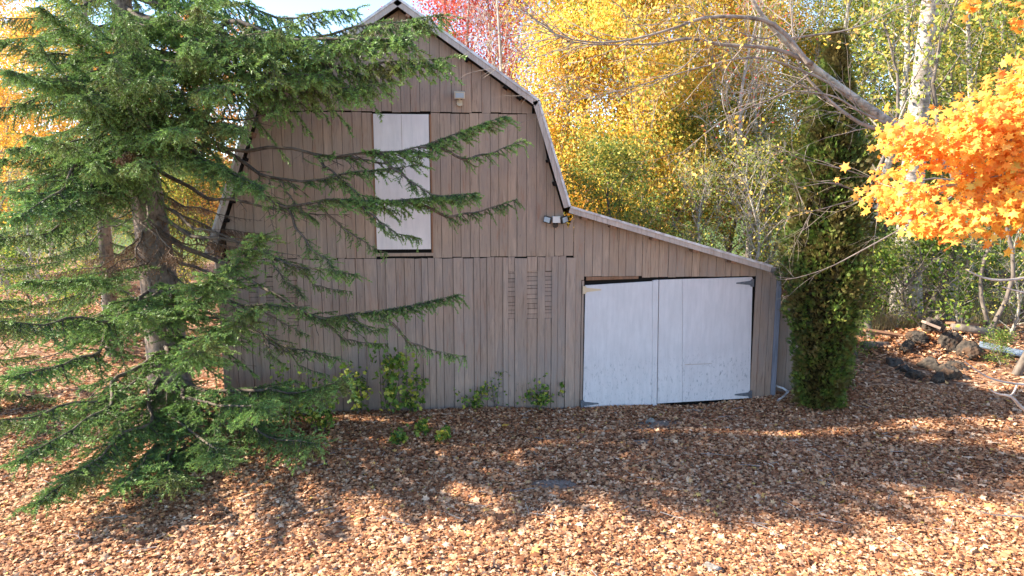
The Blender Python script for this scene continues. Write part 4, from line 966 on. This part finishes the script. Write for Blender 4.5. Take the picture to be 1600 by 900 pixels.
# ------------------------------------------------------------ rocks, planks and scrap
def rock(px, py, s, label, seed, mat='rock', name='rock', grp=None, flat=.6, dz=.0, rz=0):
    bm = bmesh.new(); bmesh.ops.create_icosphere(bm, subdivisions=4, radius=1); r = np.random.default_rng(seed); k = r.normal(size=(12, 3)); k /= np.linalg.norm(k, axis=1)[:, None]
    for v in bm.verts:
        p = np.array(v.co); m = 1.0
        for a in k: m = min(m, .62 / max(.01, float(p @ a)) if p @ a > .5 else m)
        p = p * m * (1 + .06 * math.sin(9 * p[0] + seed) * math.sin(8 * p[1])); p = p * (1 + .05 * math.sin(23 * p[0] + 3 * seed) * math.sin(19 * p[2] + seed)); v.co = (p[0] * s, p[1] * s * .8, p[2] * s * flat)
    me = bpy.data.meshes.new(name); bm.to_mesh(me); bm.free(); b = onground(px, py, .1); o = link(name, me, M[mat]); o.location = (b.x, b.y, float(gz(b.x, b.y)) + s * flat * .12 + dz * .8); o.rotation_euler = (0, 0, rz)
    return tag(o, label, 'rock', grp)
def plank(px, py, L, w, th, rz, tilt, label, mat='board_low', dz=.1, name='plank', cat='plank', grp='boards on the woodpile'):
    b = onground(px, py, .15); o = link(name, MB().box((0, 0, 0), (L, w, th)).mesh(name), M[mat]); o.location = (b.x, b.y, float(gz(b.x, b.y)) + dz); o.rotation_euler = (tilt, R(8), rz)
    return tag(o, label, cat, grp)
G = 'rocks in the pile right of the cedar'
for k, (px, py, sz, dz, lb) in enumerate([
    (1428, 588, .22, .0, 'dark rock at the front left of the rubble pile'), (1452, 578, .30, .02, 'large dark rock in the middle front of the rubble pile'),
    (1480, 590, .25, .0, 'rough dark rock at the front right of the rubble pile'), (1395, 570, .24, .0, 'low rock at the far left end of the rubble pile'),
    (1508, 568, .26, .05, 'brown rock at the right end of the rubble pile'), (1478, 562, .3, .14, 'blocky rock behind the middle of the rubble pile'),
    (1432, 556, .26, .1, 'rock just left of the leaning grey board'), (1412, 580, .17, .0, 'small rock between the two left rocks of the pile'),
    (1466, 595, .16, .0, 'smallest rock at the front edge of the pile'), (1494, 580, .2, .05, 'angular rock between the right rocks of the pile'),
    (1452, 550, .25, .18, 'rock under the leaning grey board'), (1415, 560, .2, .08, 'squat rock on the left shoulder of the pile'),
    (1500, 550, .24, .16, 'rock below the brown board at the back right of the pile')]):
    rock(px, py, sz * (1.1 if k % 2 else 1.35), lb, k + 1, grp=G, dz=dz, flat=.62 + .2 * (k % 3), rz=k * 1.3)
plank(1450, 553, 1.1, .32, .06, R(58), R(20), 'short wide grey board leaning on top of the rubble pile', dz=.42)
plank(1400, 545, 1.6, .2, .05, R(-12), R(8), 'long brown plank at the back left of the rubble pile', 'bare_wood', dz=.16)
plank(1500, 540, 1.0, .25, .06, R(20), R(-10), 'brown board lying at the back right of the rubble pile', 'bare_wood', dz=.3)
def log(px, py, L, rad, rz, label, dz=.15):
    T = Tubes(); T.add([(-L / 2, 0, 0), (-L / 2 + .001, 0, 0), (0, .02, .01), (L / 2 - .001, 0, 0), (L / 2, 0, 0)], [.001, rad, rad * .95, rad * .9, .001], 10); b = onground(px, py, .1); o = link('log', T.mesh('log'), M['brown_bark']); o.location = (b.x, b.y, float(gz(b.x, b.y)) + dz); o.rotation_euler = (0, R(5), rz)
    tag(o, label, 'log', 'logs on the rubble pile')
log(1480, 532, .8, .12, R(15), 'cut log lying at the top of the rubble pile', .35); log(1515, 552, .9, .11, R(-20), 'dark log at the right of the rubble pile', .2); log(1375, 552, 1.1, .09, R(10), 'thin log at the left of the rubble pile', .1)
plank(1572, 567, 1.1, .22, .03, R(-38), R(25), 'blue grey metal sheet lying at the right edge behind the yard', 'sheet', dz=.18, name='metal_sheet', cat='metal sheet', grp=None)
rock(1018, 638, .11, 'small pale stone holding the garage doors shut', 21, 'stone', 'stone', None, .6, .02)
rock(1113, 846, .13, 'pale grey stone in the sunny leaves at the bottom right', 23, 'stone', 'stone', None, .5, .0)
T = Tubes(); P = [onground(px, py, .02) + Vector((0, 0, dz)) for px, py, dz in ((1196, 606, .12), (1212, 610, .1), (1231, 618, .08), (1215, 628, .03))]
T.add(resample(P, 7), [.022] * 7, 6); tag(link('bent_rod', T.mesh('bent_rod'), M['edge']), 'bent white metal strip on the leaves at the barn corner', 'metal strip')
